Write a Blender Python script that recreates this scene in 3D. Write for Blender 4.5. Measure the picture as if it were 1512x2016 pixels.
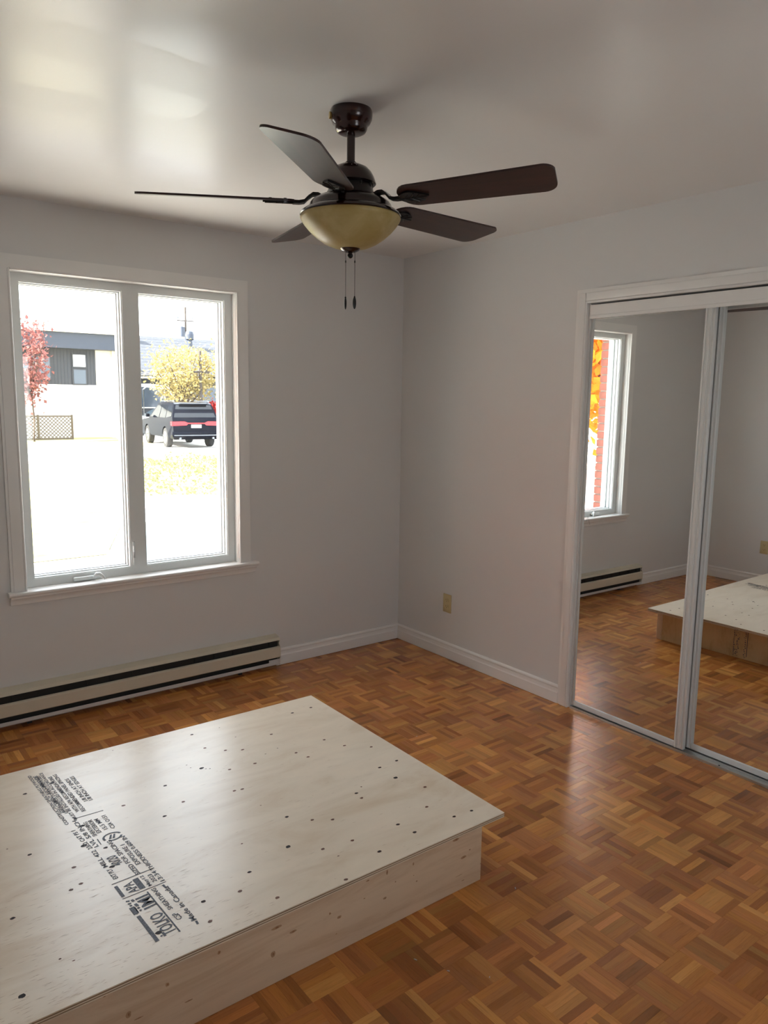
import bpy, bmesh, math, random
from mathutils import Vector, Matrix, Euler

# ------------------------------------------------------------------ scene reset
for o in list(bpy.data.objects):
    bpy.data.objects.remove(o, do_unlink=True)
SC = bpy.context.scene
COL = SC.collection
random.seed(7)
rad = math.radians

# ------------------------------------------------------------------ camera
FPX, YAW, PIT, ROL = 1491.43, 0.6574, 0.1477, 0.0140
CAM = Vector((-3.069, -3.8084, 1.5733))
FW = Vector((math.sin(YAW) * math.cos(PIT), math.cos(YAW) * math.cos(PIT), -math.sin(PIT)))
R0 = FW.cross(Vector((0, 0, 1))).normalized()
U0 = R0.cross(FW)
RT = R0 * math.cos(ROL) + U0 * math.sin(ROL)
UP = -R0 * math.sin(ROL) + U0 * math.cos(ROL)
cd = bpy.data.cameras.new('camera')
cam = bpy.data.objects.new('camera', cd)
COL.objects.link(cam)
M = Matrix((RT, UP, -FW)).transposed().to_4x4()
M.translation = CAM
cam.matrix_world = M
cd.sensor_fit = 'HORIZONTAL'
cd.sensor_width = 36.0
cd.lens = FPX / 1512.0 * 36.0
cd.clip_start = 0.05
cd.clip_end = 500
SC.camera = cam


def project(P):
    d = Vector(P) - CAM
    z = d.dot(FW)
    return 756 + FPX * d.dot(RT) / z, 1008 - FPX * d.dot(UP) / z


# ------------------------------------------------------------------ sky, sun, exposure
world = bpy.data.worlds.new('sky')
SC.world = world
world.use_nodes = True
wn = world.node_tree
wn.nodes.clear()
w_out = wn.nodes.new('ShaderNodeOutputWorld')
w_bg = wn.nodes.new('ShaderNodeBackground')
w_sky = wn.nodes.new('ShaderNodeTexSky')
w_sky.sky_type = 'NISHITA'
w_sky.sun_disc = False
w_sky.sun_elevation = rad(36)
w_sky.sun_rotation = rad(-80)
w_sky.air_density = 1.0
w_sky.dust_density = 3.0
w_sky.ozone_density = 1.0
w_mix = wn.nodes.new('ShaderNodeMixRGB')
w_mix.inputs[0].default_value = 0.62
w_mix.inputs[2].default_value = (9.4, 9.8, 10.4, 1)
wn.links.new(w_sky.outputs[0], w_mix.inputs[1])
wn.links.new(w_mix.outputs[0], w_bg.inputs[0])
w_bg.inputs[1].default_value = SKY_STRENGTH = 1.0
wn.links.new(w_bg.outputs[0], w_out.inputs[0])

sun_data = bpy.data.lights.new('sun', 'SUN')
sun_data.energy = 45.0
sun_data.angle = rad(0.6)
sun_data.color = (1.0, 0.95, 0.88)
sun = bpy.data.objects.new('sun', sun_data)
COL.objects.link(sun)
sun.location = (-20, 10, 25)
sun_dir = Vector((-0.93, 0.12, 0.66)).normalized()          # towards the sun
sun.rotation_euler = sun_dir.to_track_quat('Z', 'Y').to_euler()

# light portal in the window opening (guides sampling of the sky, gives no light itself)
pd = bpy.data.lights.new('window_portal', 'AREA')
pd.shape = 'RECTANGLE'
pd.size, pd.size_y = 1.2, 1.55
pd.cycles.is_portal = True
portal = bpy.data.objects.new('window_portal', pd)
COL.objects.link(portal)
portal.location = (-1.71, 0.33, 1.39)
portal.rotation_euler = (rad(-90), 0, 0)

# second portal: the unseen fill window added behind the camera
pd2 = bpy.data.lights.new('fill_window_portal', 'AREA')
pd2.shape = 'RECTANGLE'
pd2.size, pd2.size_y = .75, 1.2
pd2.cycles.is_portal = True
portal2 = bpy.data.objects.new('fill_window_portal', pd2)
COL.objects.link(portal2)
portal2.location = (-1.45, -4.53, 1.45)
portal2.rotation_euler = (rad(90), 0, 0)

SC.view_settings.view_transform = 'Standard'
SC.view_settings.look = 'None'
SC.view_settings.gamma = 1.0
SC.view_settings.exposure = 0.10
SC.view_settings.use_curve_mapping = False
cy = SC.cycles
cy.max_bounces = 14
cy.diffuse_bounces = 8
cy.glossy_bounces = 8
cy.transmission_bounces = 6
cy.transparent_max_bounces = 12
cy.sample_clamp_indirect = 8.0
cy.caustics_reflective = True
cy.caustics_refractive = False
cy.blur_glossy = 0.5
cy.use_denoising = True


# ------------------------------------------------------------------ materials
def srgb(r, g, b):
    f = lambda c: (c / 12.92 if c <= .04045 else ((c + .055) / 1.055) ** 2.4)
    return (f(r / 255), f(g / 255), f(b / 255), 1)


MATS = {}


class NT:
    """small helper round a node tree"""
    def __init__(self, name):
        self.m = bpy.data.materials.new(name)
        self.m.use_nodes = True
        self.t = self.m.node_tree
        self.n = self.t.nodes
        self.b = self.n['Principled BSDF']
        self.out = self.n['Material Output']
        MATS[name] = self.m

    def new(self, t, **k):
        n = self.n.new(t)
        for a, v in k.items():
            setattr(n, a, v)
        return n

    def link(self, a, b):
        self.t.links.new(a, b)

    def coords(self, kind='Object', scale=(1, 1, 1), loc=(0, 0, 0)):
        tc = self.new('ShaderNodeTexCoord')
        mp = self.new('ShaderNodeMapping')
        mp.inputs['Scale'].default_value = scale
        mp.inputs['Location'].default_value = loc
        self.link(tc.outputs[kind], mp.inputs[0])
        return mp.outputs[0]

    def noise(self, co, scale=5, detail=4, rough=.55, dist=0):
        n = self.new('ShaderNodeTexNoise')
        n.inputs['Scale'].default_value = scale
        n.inputs['Detail'].default_value = detail
        n.inputs['Roughness'].default_value = rough
        n.inputs['Distortion'].default_value = dist
        self.link(co, n.inputs['Vector'])
        return n.outputs[0]

    def ramp(self, fac, stops):
        r = self.new('ShaderNodeValToRGB')
        e = r.color_ramp.elements
        while len(e) < len(stops):
            e.new(.5)
        for i, (p, c) in enumerate(stops):
            e[i].position = p
            e[i].color = c if len(c) == 4 else (*c, 1)
        self.link(fac, r.inputs[0])
        return r.outputs[0]

    def mix(self, fac, a, b, mode='MIX'):
        m = self.new('ShaderNodeMixRGB', blend_type=mode)
        for s, v in ((0, fac), (1, a), (2, b)):
            if isinstance(v, (int, float)):
                m.inputs[s].default_value = v
            elif isinstance(v, tuple):
                m.inputs[s].default_value = v
            else:
                self.link(v, m.inputs[s])
        return m.outputs[0]

    def bump(self, h, strength=.1, dist=.002):
        b = self.new('ShaderNodeBump')
        b.inputs['Strength'].default_value = strength
        b.inputs['Distance'].default_value = dist
        self.link(h, b.inputs['Height'])
        self.link(b.outputs[0], self.b.inputs['Normal'])

    def set(self, **k):
        names = dict(color='Base Color', rough='Roughness', metal='Metallic', spec='Specular IOR Level',
                     coat='Coat Weight', coat_rough='Coat Roughness', trans='Transmission Weight', ior='IOR')
        for a, v in k.items():
            s = self.b.inputs[names[a]]
            if isinstance(v, (int, float, tuple)):
                s.default_value = v
            else:
                self.link(v, s)
        return self.m


def plain(name, color, rough=.5, metal=0., spec=.5, var=0., vscale=6, bump=0., bscale=120):
    t = NT(name)
    t.set(color=color, rough=rough, metal=metal, spec=spec)
    co = t.coords('Object')
    if var:
        n = t.noise(co, vscale, 5)
        lo = tuple(max(0, c * (1 - var)) for c in color[:3]) + (1,)
        hi = tuple(min(1, c * (1 + var)) for c in color[:3]) + (1,)
        t.set(color=t.ramp(n, [(.3, lo), (.7, hi)]))
    if bump:
        t.bump(t.noise(co, bscale, 3), bump, .001)
    return t.m


# paint
t = NT('wall_paint')
t.set(color=(.68, .675, .67, 1), rough=.55, spec=.35)
t.bump(t.noise(t.coords('Object'), 260, 3), .12, .0006)
t = NT('ceiling_paint')                                   # semi-gloss, rolled on in uneven bands
co = t.coords('Object', (1, 1, 1))
bt = t.new('ShaderNodeTexBrick')
for k_, v_ in (('Scale', 1.0), ('Mortar Size', 0.0), ('Brick Width', .46), ('Row Height', .21), ('Bias', 0.0)):
    bt.inputs[k_].default_value = v_
bt.inputs['Color1'].default_value = (.27, .27, .27, 1)
bt.inputs['Color2'].default_value = (.37, .37, .37, 1)
wob = t.new('ShaderNodeVectorMath', operation='MULTIPLY_ADD')
wn_ = t.new('ShaderNodeTexNoise'); wn_.inputs['Scale'].default_value = 3.0
t.link(co, wn_.inputs['Vector'])
wob.inputs[1].default_value = (.16, .10, 0)
t.link(wn_.outputs['Color'], wob.inputs[0]); t.link(t.coords('Object', (1, 1, 1), (.13, .07, 0)), wob.inputs[2])
t.link(wob.outputs[0], bt.inputs['Vector'])
lap = t.mix(.3, bt.outputs['Color'], (.32, .32, .32, 1))
t.set(color=(.76, .75, .74, 1), spec=.22, rough=lap)
nt1 = t.noise(co, 240, 3)
t.bump(t.mix(.5, nt1, t.noise(co, 70, 3)), .22, .0012)
plain('trim_paint', (.78, .77, .755, 1), .35, spec=.5, bump=.04, bscale=90)
plain('vinyl_white', (.74, .77, .77, 1), .3, bump=.02)
plain('heater_enamel', srgb(205, 198, 180), .38, var=.03)
plain('heater_dark', srgb(32, 31, 28), .6, var=.2)
plain('heater_lip', srgb(205, 205, 205), .4, var=.04)
plain('ivory_plastic', srgb(196, 180, 136), .4, var=.03)
plain('dark_slot', srgb(40, 34, 26), .6, var=.1)
plain('aluminium_white', (.70, .71, .70, 1), .38, var=.01, vscale=1)
plain('aluminium', (.55, .56, .55, 1), .35, metal=.8, var=.05)
plain('gasket_grey', srgb(120, 122, 124), .5, var=.1)
plain('rubber_dark', srgb(30, 30, 30), .5, var=.1)
t = NT('mirror')
t.set(color=(.89, .905, .90, 1), rough=.004, metal=1.0)
t = NT('mirror_smudge')
tr = t.new('ShaderNodeBsdfTransparent')
ms = t.new('ShaderNodeMixShader')
ms.inputs[0].default_value = .12
t.set(color=(.8, .8, .8, 1), rough=.6)
t.link(tr.outputs[0], ms.inputs[1]); t.link(t.b.outputs[0], ms.inputs[2]); t.link(ms.outputs[0], t.out.inputs[0])

# window glass: thin pane, a little dust on it
t = NT('window_glass')
tr = t.new('ShaderNodeBsdfTransparent'); tr.inputs[0].default_value = (.95, .965, .955, 1)
gl = t.new('ShaderNodeBsdfGlossy'); gl.inputs['Roughness'].default_value = .01
lw = t.new('ShaderNodeLayerWeight'); lw.inputs[0].default_value = .5
pw = t.new('ShaderNodeMath', operation='POWER'); pw.inputs[1].default_value = 5.0
t.link(lw.outputs['Facing'], pw.inputs[0])
fr = t.new('ShaderNodeMath', operation='MULTIPLY_ADD'); fr.inputs[1].default_value = .95; fr.inputs[2].default_value = .04
t.link(pw.outputs[0], fr.inputs[0])
m1 = t.new('ShaderNodeMixShader')
t.link(fr.outputs[0], m1.inputs[0]); t.link(tr.outputs[0], m1.inputs[1]); t.link(gl.outputs[0], m1.inputs[2])
du = t.new('ShaderNodeBsdfTranslucent'); du.inputs[0].default_value = (.9, .9, .88, 1)
m2 = t.new('ShaderNodeMixShader')
nz = t.noise(t.coords('Object', (1, 1, 1)), 3, 4)
rp = t.ramp(nz, [(.35, (.001, .001, .001)), (.75, (.006, .006, .006))])
t.link(rp, m2.inputs[0]); t.link(m1.outputs[0], m2.inputs[1]); t.link(du.outputs[0], m2.inputs[2])
t.link(m2.outputs[0], t.out.inputs[0])


# parquet (two versions: tone from the object colour, or from a colour attribute)
def parquet(name, attr):
    t = NT(name)
    tc = t.new('ShaderNodeTexCoord')
    mp = t.new('ShaderNodeMapping')
    t.link(tc.outputs['UV'], mp.inputs[0])
    if attr:
        a = t.new('ShaderNodeAttribute', attribute_name='tone')
        base = a.outputs['Color']
    else:
        oi = t.new('ShaderNodeObjectInfo')
        base = oi.outputs['Color']
        ml = t.new('ShaderNodeMath', operation='MULTIPLY'); ml.inputs[1].default_value = 37.0
        t.link(oi.outputs['Random'], ml.inputs[0])
        cb = t.new('ShaderNodeCombineXYZ')
        t.link(ml.outputs[0], cb.inputs[0]); t.link(ml.outputs[0], cb.inputs[1])
        t.link(cb.outputs[0], mp.inputs['Location'])
    sc = t.new('ShaderNodeMapping'); sc.inputs['Scale'].default_value = (9, 130, 1)
    t.link(mp.outputs[0], sc.inputs[0])
    g = t.noise(sc.outputs[0], 1.0, 5, .62, .9)
    sc2 = t.new('ShaderNodeMapping'); sc2.inputs['Scale'].default_value = (40, 900, 1)
    t.link(mp.outputs[0], sc2.inputs[0])
    g2 = t.noise(sc2.outputs[0], 1.0, 3, .6)
    k = t.ramp(g, [(.26, (.78, .73, .68)), (.48, (1, 1, 1)), (.76, (1.10, 1.09, 1.07))])
    k2 = t.ramp(g2, [(.3, (.93, .92, .91)), (.7, (1.04, 1.04, 1.04))])
    c = t.mix(1, base, k, 'MULTIPLY')
    c = t.mix(1, c, k2, 'MULTIPLY')
    big = t.noise(t.coords('Object', (1, 1, 1)), 2.2, 4)
    t.set(color=c, spec=.5, rough=t.ramp(big, [(.3, (.22, .22, .22)), (.7, (.27, .27, .27))]))
    t.bump(g2, .06, .0004)
    return t.m


parquet('parquet_single', False)
parquet('parquet_joined', True)
plain('subfloor_dark', srgb(38, 22, 12), .9, var=.2)


def ply(name, light, dark, scl, rough):
    t = NT(name)
    co = t.coords('Object', scl)
    a = t.noise(co, 1.0, 6, .65, .7)
    b = t.noise(t.coords('Object', tuple(s * 7 for s in scl)), 1.0, 4, .7)
    big = t.noise(t.coords('Object', (1.6, 3.1, 2.2)), 1.0, 3)
    c = t.ramp(a, [(.25, dark), (.5, light), (.8, tuple(min(1, x * 1.1) for x in light[:3]) + (1,))])
    s = t.ramp(b, [(.22, (.70, .66, .60)), (.36, (1, 1, 1))])
    c = t.mix(.55, c, s, 'MULTIPLY')
    c = t.mix(.35, c, t.ramp(big, [(.3, (.82, .74, .66)), (.65, (1.05, 1.05, 1.05))]), 'MULTIPLY')
    t.set(color=c, rough=rough, spec=.5)
    t.bump(b, .10, .0004)
    return t.m


ply('plywood_face', srgb(236, 222, 202), srgb(220, 200, 174), (2.6, 9, 20), .29)
ply('plywood_core', srgb(150, 126, 92), srgb(106, 84, 58), (3, 60, 60), .7)
ply('board_pine', srgb(222, 200, 172), srgb(200, 170, 136), (2.0, 16, 16), .55)
ply('board_plywood', srgb(212, 184, 140), srgb(190, 156, 110), (2.0, 12, 5), .6)
plain('knot_dark', srgb(34, 20, 14), .7, var=.3, vscale=60)
plain('knot_heart', srgb(150, 108, 76), .6, var=.2, vscale=60)
plain('knot_brown', srgb(112, 72, 50), .6, var=.25, vscale=60)
plain('check_brown', srgb(182, 154, 128), .7, var=.2, vscale=30)
plain('knot_pale', srgb(178, 144, 110), .6, var=.15, vscale=40)
t = NT('stamp_ink')
t.set(color=t.ramp(t.noise(t.coords('Object'), 260, 3), [(.35, srgb(44, 48, 60)), (.72, srgb(104, 106, 116))]), rough=.6)

# fan
t = NT('fan_bronze')
n = t.noise(t.coords('Object', (1, 1, 1)), 4, 3)
t.set(color=t.ramp(n, [(.35, srgb(16, 9, 8)), (.65, srgb(44, 14, 11))]), rough=.22, metal=.35, spec=.6, coat=.4, coat_rough=.1)
plain('fan_black', srgb(20, 17, 17), .3, metal=.3, var=.2)
t = NT('blade_wood')
co = t.coords('Object', (2.0, 22, 22))
t.set(color=t.ramp(t.noise(co, 1.2, 6, .6, .8), [(.3, srgb(32, 16, 15)), (.7, srgb(62, 34, 30))]), rough=.36, spec=.5)
t = NT('bowl_glass')
n = t.noise(t.coords('Object', (1, 1, 1)), 9, 5, .6, .5)
cc = t.ramp(n, [(.3, srgb(196, 172, 108)), (.7, srgb(222, 205, 150))])
t.set(color=cc, rough=.35, spec=.4)
tl = t.new('ShaderNodeBsdfTranslucent')
t.link(cc, tl.inputs[0])
ms = t.new('ShaderNodeMixShader'); ms.inputs[0].default_value = .35
t.link(t.b.outputs[0], ms.inputs[1]); t.link(tl.outputs[0], ms.inputs[2]); t.link(ms.outputs[0], t.out.inputs[0])
plain('brass', srgb(150, 122, 70), .35, metal=.9, var=.1)
plain('paper_white', srgb(190, 188, 184), .6, var=.05)

# outdoors
plain('concrete', srgb(205, 200, 190), .8, var=.08)
plain('asphalt', srgb(120, 118, 116), .9, var=.12)
plain('lawn', srgb(150, 142, 84), .9, var=.2, vscale=1.5)
plain('brick_red', srgb(138, 78, 64), .8, var=.2, vscale=30)
plain('mortar', srgb(160, 152, 142), .9, var=.1)
plain('siding_dark', srgb(50, 52, 57), .7, var=.08)
plain('fascia_dark', srgb(36, 44, 58), .5, var=.08)
plain('brick_pale', srgb(214, 204, 188), .8, var=.08, vscale=12)
plain('stucco_white', srgb(225, 222, 215), .8, var=.05)
plain('shingle_grey', srgb(52, 55, 62), .85, var=.3, vscale=9)
plain('pane_dark', srgb(60, 70, 82), .1, spec=.6, var=.1)
plain('pane_light', srgb(225, 228, 232), .2, var=.03)
plain('bark', srgb(70, 58, 48), .9, var=.2)
plain('timber_pole', srgb(58, 52, 48), .9, var=.2)
for nm_, c_ in (('leaf_gold', (152, 138, 88)), ('leaf_red', (128, 80, 76)), ('leaf_orange', (236, 140, 22)), ('leaf_green', (58, 76, 42)), ('leaf_scarlet', (130, 20, 20)), ('lawn_leaf', (122, 124, 86))):
    t = NT(nm_)                                            # thin leaves let the sun shine through
    c_ = srgb(*c_)
    cc = t.ramp(t.noise(t.coords('Object'), 2.0, 4), [(.3, tuple(x * .7 for x in c_[:3])), (.7, tuple(min(1, x * 1.3) for x in c_[:3]))])
    t.set(color=cc, rough=.6, spec=.3)
    tl = t.new('ShaderNodeBsdfTranslucent'); t.link(cc, tl.inputs[0])
    ms = t.new('ShaderNodeMixShader'); ms.inputs[0].default_value = .5
    t.link(t.b.outputs[0], ms.inputs[1]); t.link(tl.outputs[0], ms.inputs[2]); t.link(ms.outputs[0], t.out.inputs[0])
plain('car_black', srgb(10, 13, 22), .2, spec=.05, var=.05)
plain('car_white', srgb(236, 238, 240), .12, spec=.6, var=.02)
plain('car_blue', srgb(36, 66, 130), .12, spec=.7, var=.05)
plain('car_glass', srgb(14, 18, 24), .05, spec=.45, var=.05)
plain('tyre', srgb(28, 28, 30), .8, var=.1)
plain('rim_metal', srgb(110, 114, 120), .3, metal=.7, var=.1)
plain('car_glass_sky_tint', srgb(84, 100, 108), .08, spec=.9, var=.05)  # bright reflection on the white cars' glass put into the base colour
plain('lamp_red', srgb(150, 6, 18), .2, var=.1)
plain('plate_white', srgb(220, 222, 226), .4, var=.05)
plain('lattice_wood', srgb(74, 64, 50), .8, var=.1)
plain('steel_white', srgb(210, 212, 214), .4, var=.04)


# ------------------------------------------------------------------ mesh helpers
class MB:
    """collects shapes, then links them as ONE mesh object"""
    def __init__(self):
        self.v, self.f = [], []

    def add(self, vs, fs):
        o = len(self.v)
        self.v += [tuple(p) for p in vs]
        self.f += [tuple(i + o for i in f) for f in fs]
        return self

    def box(self, a, b, ch=0.0):
        x0, y0, z0 = (min(a[i], b[i]) for i in range(3))
        x1, y1, z1 = (max(a[i], b[i]) for i in range(3))
        if ch <= 0:
            return self.add([(x0, y0, z0), (x1, y0, z0), (x1, y1, z0), (x0, y1, z0), (x0, y0, z1), (x1, y0, z1), (x1, y1, z1), (x0, y1, z1)],
                            [(3, 2, 1, 0), (4, 5, 6, 7), (0, 1, 5, 4), (1, 2, 6, 5), (2, 3, 7, 6), (3, 0, 4, 7)])
        bm = bmesh.new()
        bmesh.ops.create_cube(bm, size=1)
        for v in bm.verts:
            v.co = Vector(((x0 + x1) / 2 + v.co.x * (x1 - x0), (y0 + y1) / 2 + v.co.y * (y1 - y0), (z0 + z1) / 2 + v.co.z * (z1 - z0)))
        bmesh.ops.bevel(bm, geom=list(bm.edges), offset=ch, segments=2, profile=.5, affect='EDGES')
        return self.addbm(bm)

    def addbm(self, bm, mat=None):
        bm.verts.ensure_lookup_table()
        vs = [(mat @ v.co if mat else v.co) for v in bm.verts]
        fs = [[v.index for v in f.verts] for f in bm.faces]
        bm.verts.index_update()
        fs = [[v.index for v in f.verts] for f in bm.faces]
        bm.free()
        return self.add(vs, fs)

    def prism(self, poly, a0, a1, axis):
        """polygon in the plane normal to axis ('x': (y,z), 'y': (x,z), 'z': (x,y)), extruded a0..a1"""
        n = len(poly)
        mk = {'x': lambda p, a: (a, p[0], p[1]), 'y': lambda p, a: (p[0], a, p[1]), 'z': lambda p, a: (p[0], p[1], a)}[axis]
        vs = [mk(p, a0) for p in poly] + [mk(p, a1) for p in poly]
        fs = [tuple(range(n))[::-1], tuple(range(n, 2 * n))]
        fs += [(i, (i + 1) % n, (i + 1) % n + n, i + n) for i in range(n)]
        return self.add(vs, fs)

    def lathe(self, prof, cx=0, cy=0, seg=48):
        """prof: (r, z) pairs from top to bottom"""
        vs, fs = [], []
        n = len(prof)
        for r, z in prof:
            for k in range(seg):
                a = 2 * math.pi * k / seg
                vs.append((cx + r * math.cos(a), cy + r * math.sin(a), z))
        for i in range(n - 1):
            for k in range(seg):
                k2 = (k + 1) % seg
                fs.append((i * seg + k, (i + 1) * seg + k, (i + 1) * seg + k2, i * seg + k2))
        fs.append(tuple(range(seg)))
        fs.append(tuple(range((n - 1) * seg, n * seg))[::-1])
        return self.add(vs, fs)

    def tube(self, pts, r, seg=10):
        pts = [Vector(p) for p in pts]
        rs = r if isinstance(r, (list, tuple)) else [r] * len(pts)
        vs, fs = [], []
        for i, p in enumerate(pts):
            d = (pts[min(i + 1, len(pts) - 1)] - pts[max(i - 1, 0)]).normalized()
            a = d.cross(Vector((0, 0, 1)))
            if a.length < 1e-4:
                a = d.cross(Vector((1, 0, 0)))
            a.normalize()
            b = d.cross(a)
            for k in range(seg):
                t_ = 2 * math.pi * k / seg
                vs.append(p + (a * math.cos(t_) + b * math.sin(t_)) * rs[i])
        for i in range(len(pts) - 1):
            for k in range(seg):
                k2 = (k + 1) % seg
                fs.append((i * seg + k, i * seg + k2, (i + 1) * seg + k2, (i + 1) * seg + k))
        fs.append(tuple(range(seg))[::-1])
        fs.append(tuple(range((len(pts) - 1) * seg, len(pts) * seg)))
        return self.add(vs, fs)

    def sphere(self, c, r, seg=16, rings=8, sc=(1, 1, 1)):
        bm = bmesh.new()
        bmesh.ops.create_uvsphere(bm, u_segments=seg, v_segments=rings, radius=r)
        for v in bm.verts:
            v.co = Vector((c[0] + v.co.x * sc[0], c[1] + v.co.y * sc[1], c[2] + v.co.z * sc[2]))
        return self.addbm(bm)

    def mesh(self, name):
        me = bpy.data.meshes.new(name)
        me.from_pydata(self.v, [], self.f)
        me.update()
        bm = bmesh.new()
        bm.from_mesh(me)
        bmesh.ops.recalc_face_normals(bm, faces=bm.faces)
        bm.to_mesh(me)
        bm.free()
        return me

    def build(self, name, mat, parent=None, smooth=None, label=None):
        me = self.mesh(name)
        me.materials.append(MATS[mat])
        if smooth is not None:
            for p in me.polygons:
                p.use_smooth = True
            try:
                me.set_sharp_from_angle(angle=rad(smooth))
            except Exception:
                pass
        o = bpy.data.objects.new(name, me)
        COL.objects.link(o)
        if parent:
            o.parent = parent
        if label:
            o['label'] = label
        return o


def empty(name, loc=(0, 0, 0), rz=0):
    o = bpy.data.objects.new(name, None)
    o.empty_display_size = .1
    COL.objects.link(o)
    o.location = loc
    o.rotation_euler = (0, 0, rz)
    return o


def tag(o, label, cat, group=None, kind=None):
    o['label'] = label
    o['category'] = cat
    if group:
        o['group'] = group
    if kind:
        o['kind'] = kind
    return o


def struct(o, label, cat):
    return tag(o, label, cat, kind='structure')


def link_copy(mesh, name, parent=None, loc=(0, 0, 0), rot=(0, 0, 0), scale=(1, 1, 1)):
    o = bpy.data.objects.new(name, mesh)
    COL.objects.link(o)
    o.location, o.rotation_euler, o.scale = loc, rot, scale
    if parent:
        o.parent = parent
    return o


# ------------------------------------------------------------------ room shell
H, XL, YR = 2.44, -3.42, -4.40
WX0, WX1, WZ0, WZ1 = -2.267, -1.158, .652, 2.122           # window opening inside its casing
CY0, CY1, CZ1 = -2.665, -1.430, 2.043                      # closet opening in the right wall

# --- platform numbers are needed to choose which floor strips are in view
PZ, PLEN, PWID = .22, 2.03, 1.2276
PORG, PROT = Vector((-1.3079, -2.2049, 0)), rad(-.7)

floor = MB().box((XL - .15, YR - .15, -.16), (.75, .12, -.0075)).build('floor', 'subfloor_dark')
struct(floor, 'mosaic parquet floor of honey-brown wood strips laid in alternating squares', 'floor')

# parquet strips, five to a square
DX, DY, NS, GAP = .1195, .1178, 5, .00010
GX, GY = -1.755, -2.412


def strip_mesh(L, Wd):
    c, b = .00018, -.0065
    x, y = L / 2 - GAP, Wd / 2 - GAP
    v = [(-x, -y, b), (x, -y, b), (x, y, b), (-x, y, b), (-x, -y, -c), (x, -y, -c), (x, y, -c), (-x, y, -c),
         (-x + c, -y + c, 0), (x - c, -y + c, 0), (x - c, y - c, 0), (-x + c, y - c, 0)]
    f = [(0, 1, 5, 4), (1, 2, 6, 5), (2, 3, 7, 6), (3, 0, 4, 7), (4, 5, 9, 8), (5, 6, 10, 9), (6, 7, 11, 10), (7, 4, 8, 11), (8, 9, 10, 11)]
    return v, f


TONES = [srgb(176, 120, 64), srgb(166, 108, 56), srgb(158, 100, 52), srgb(150, 92, 48), srgb(140, 84, 44), srgb(170, 108, 62),
         srgb(152, 98, 58), srgb(126, 74, 40), srgb(186, 132, 74), srgb(160, 104, 50)]
rng = random.Random(11)
minv = Matrix.Rotation(-PROT, 4, 'Z') @ Matrix.Translation(-PORG)


def behind_platform(P):
    for k in range(1, 60):
        q = minv @ (CAM.lerp(Vector(P), k / 60))
        if -PLEN < q.x < 0 and 0 < q.y < PWID and 0 < q.z < PZ:
            return True
    q = minv @ Vector(P)
    return -PLEN < q.x < 0 and 0 < q.y < PWID


strips = []
i0, i1 = math.floor((XL - GX) / DX), math.ceil((0.02 - GX) / DX)
j0, j1 = math.floor((YR - GY) / DY), math.ceil((0 - GY) / DY)
for i in range(i0, i1):
    for j in range(j0, j1):
        along_y = ((i + j) % 2 == 1)
        x0, y0 = GX + i * DX, GY + j * DY
        bt = rng.choice(TONES)
        bw = rng.uniform(.25, .65)
        for k in range(NS):
            w = DX / NS if along_y else DY / NS
            if along_y:
                cx, cy_, L, rot = x0 + (k + .5) * w, y0 + DY / 2, DY, math.pi / 2
            else:
                cx, cy_, L, rot = x0 + DX / 2, y0 + (k + .5) * w, DX, 0
            tn = rng.choice(TONES)
            s = rng.gauss(1, .10) * 1.30
            s *= .72 if rng.random() < .07 else 1
            c = tuple(max(.01, min(.9, (bt[m] * bw + tn[m] * (1 - bw)) * s * (1.06, 1.07, .93)[m])) for m in range(3))
            dz = rng.uniform(-.0003, .0003)
            hx, hy = (w / 2, L / 2) if along_y else (L / 2, w / 2)
            if cx - hx > .004 or cx + hx < XL or cy_ + hy < YR or cy_ - hy > -.004:
                continue
            pr = project((cx, cy_, 0))
            d = (Vector((cx, cy_, 0)) - CAM)
            vis = -10 < pr[0] < 1522 and -10 < pr[1] < 2030 and d.dot(FW) > 0 and not behind_platform((cx, cy_, 0)) and cx + hx < .0 and cy_ + hy < 0
            area = 1 / d.length ** 3 if vis else 0
            strips.append((area, cx, cy_, L, w, rot, c, dz))
strips.sort(key=lambda s_: -s_[0])
SM = {}
for key in ((DX, DY / NS), (DY, DX / NS)):
    v, f = strip_mesh(*key)
    me = bpy.data.meshes.new('parquet_strip')
    me.from_pydata(v, [], f)
    uv = me.uv_layers.new(name='UVMap')
    for lp in me.loops:
        co_ = me.vertices[lp.vertex_index].co
        uv.data[lp.index].uv = (co_.x, co_.y)
    me.materials.append(MATS['parquet_single'])
    SM[round(key[0], 5)] = me
for s in strips[:300]:
    o = link_copy(SM[round(s[3], 5)], 'parquet_strip', floor, (s[1], s[2], s[7]), (0, 0, s[5]))
    o.color = (*s[6], 1)
vs, fs, uvs, cols = [], [], [], []
for s in strips[300:]:
    _, cx, cy_, L, w, rot, c, dz = s
    v, f = strip_mesh(L, w)
    ox, oy = rng.uniform(0, 40), rng.uniform(0, 40)
    b = len(vs)
    ca, sa = (0, 1) if rot else (1, 0)
    for (x, y, z) in v:
        X_, Y_ = cx + ca * x - sa * y, cy_ + sa * x + ca * y
        vs.append((max(XL, min(X_, .006)), max(YR, min(Y_, .0)), z + dz))
    for q in f[4:] + f[:4]:
        fs.append(tuple(a + b for a in q))
        for a in q:
            uvs.append((v[a][0] + ox, v[a][1] + oy))
            cols.append((*c, 1))
me = bpy.data.meshes.new('parquet_strips')
me.from_pydata(vs, [], fs)
uv = me.uv_layers.new(name='UVMap')
uv.data.foreach_set('uv', [a for u in uvs for a in u])
ca_ = me.color_attributes.new('tone', 'FLOAT_COLOR', 'CORNER')
ca_.data.foreach_set('color', [a for u in cols for a in u])
me.materials.append(MATS['parquet_joined'])
pj = bpy.data.objects.new('parquet_strips', me)
COL.objects.link(pj)
pj.parent = floor
pj['kind'] = 'stuff'

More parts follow.
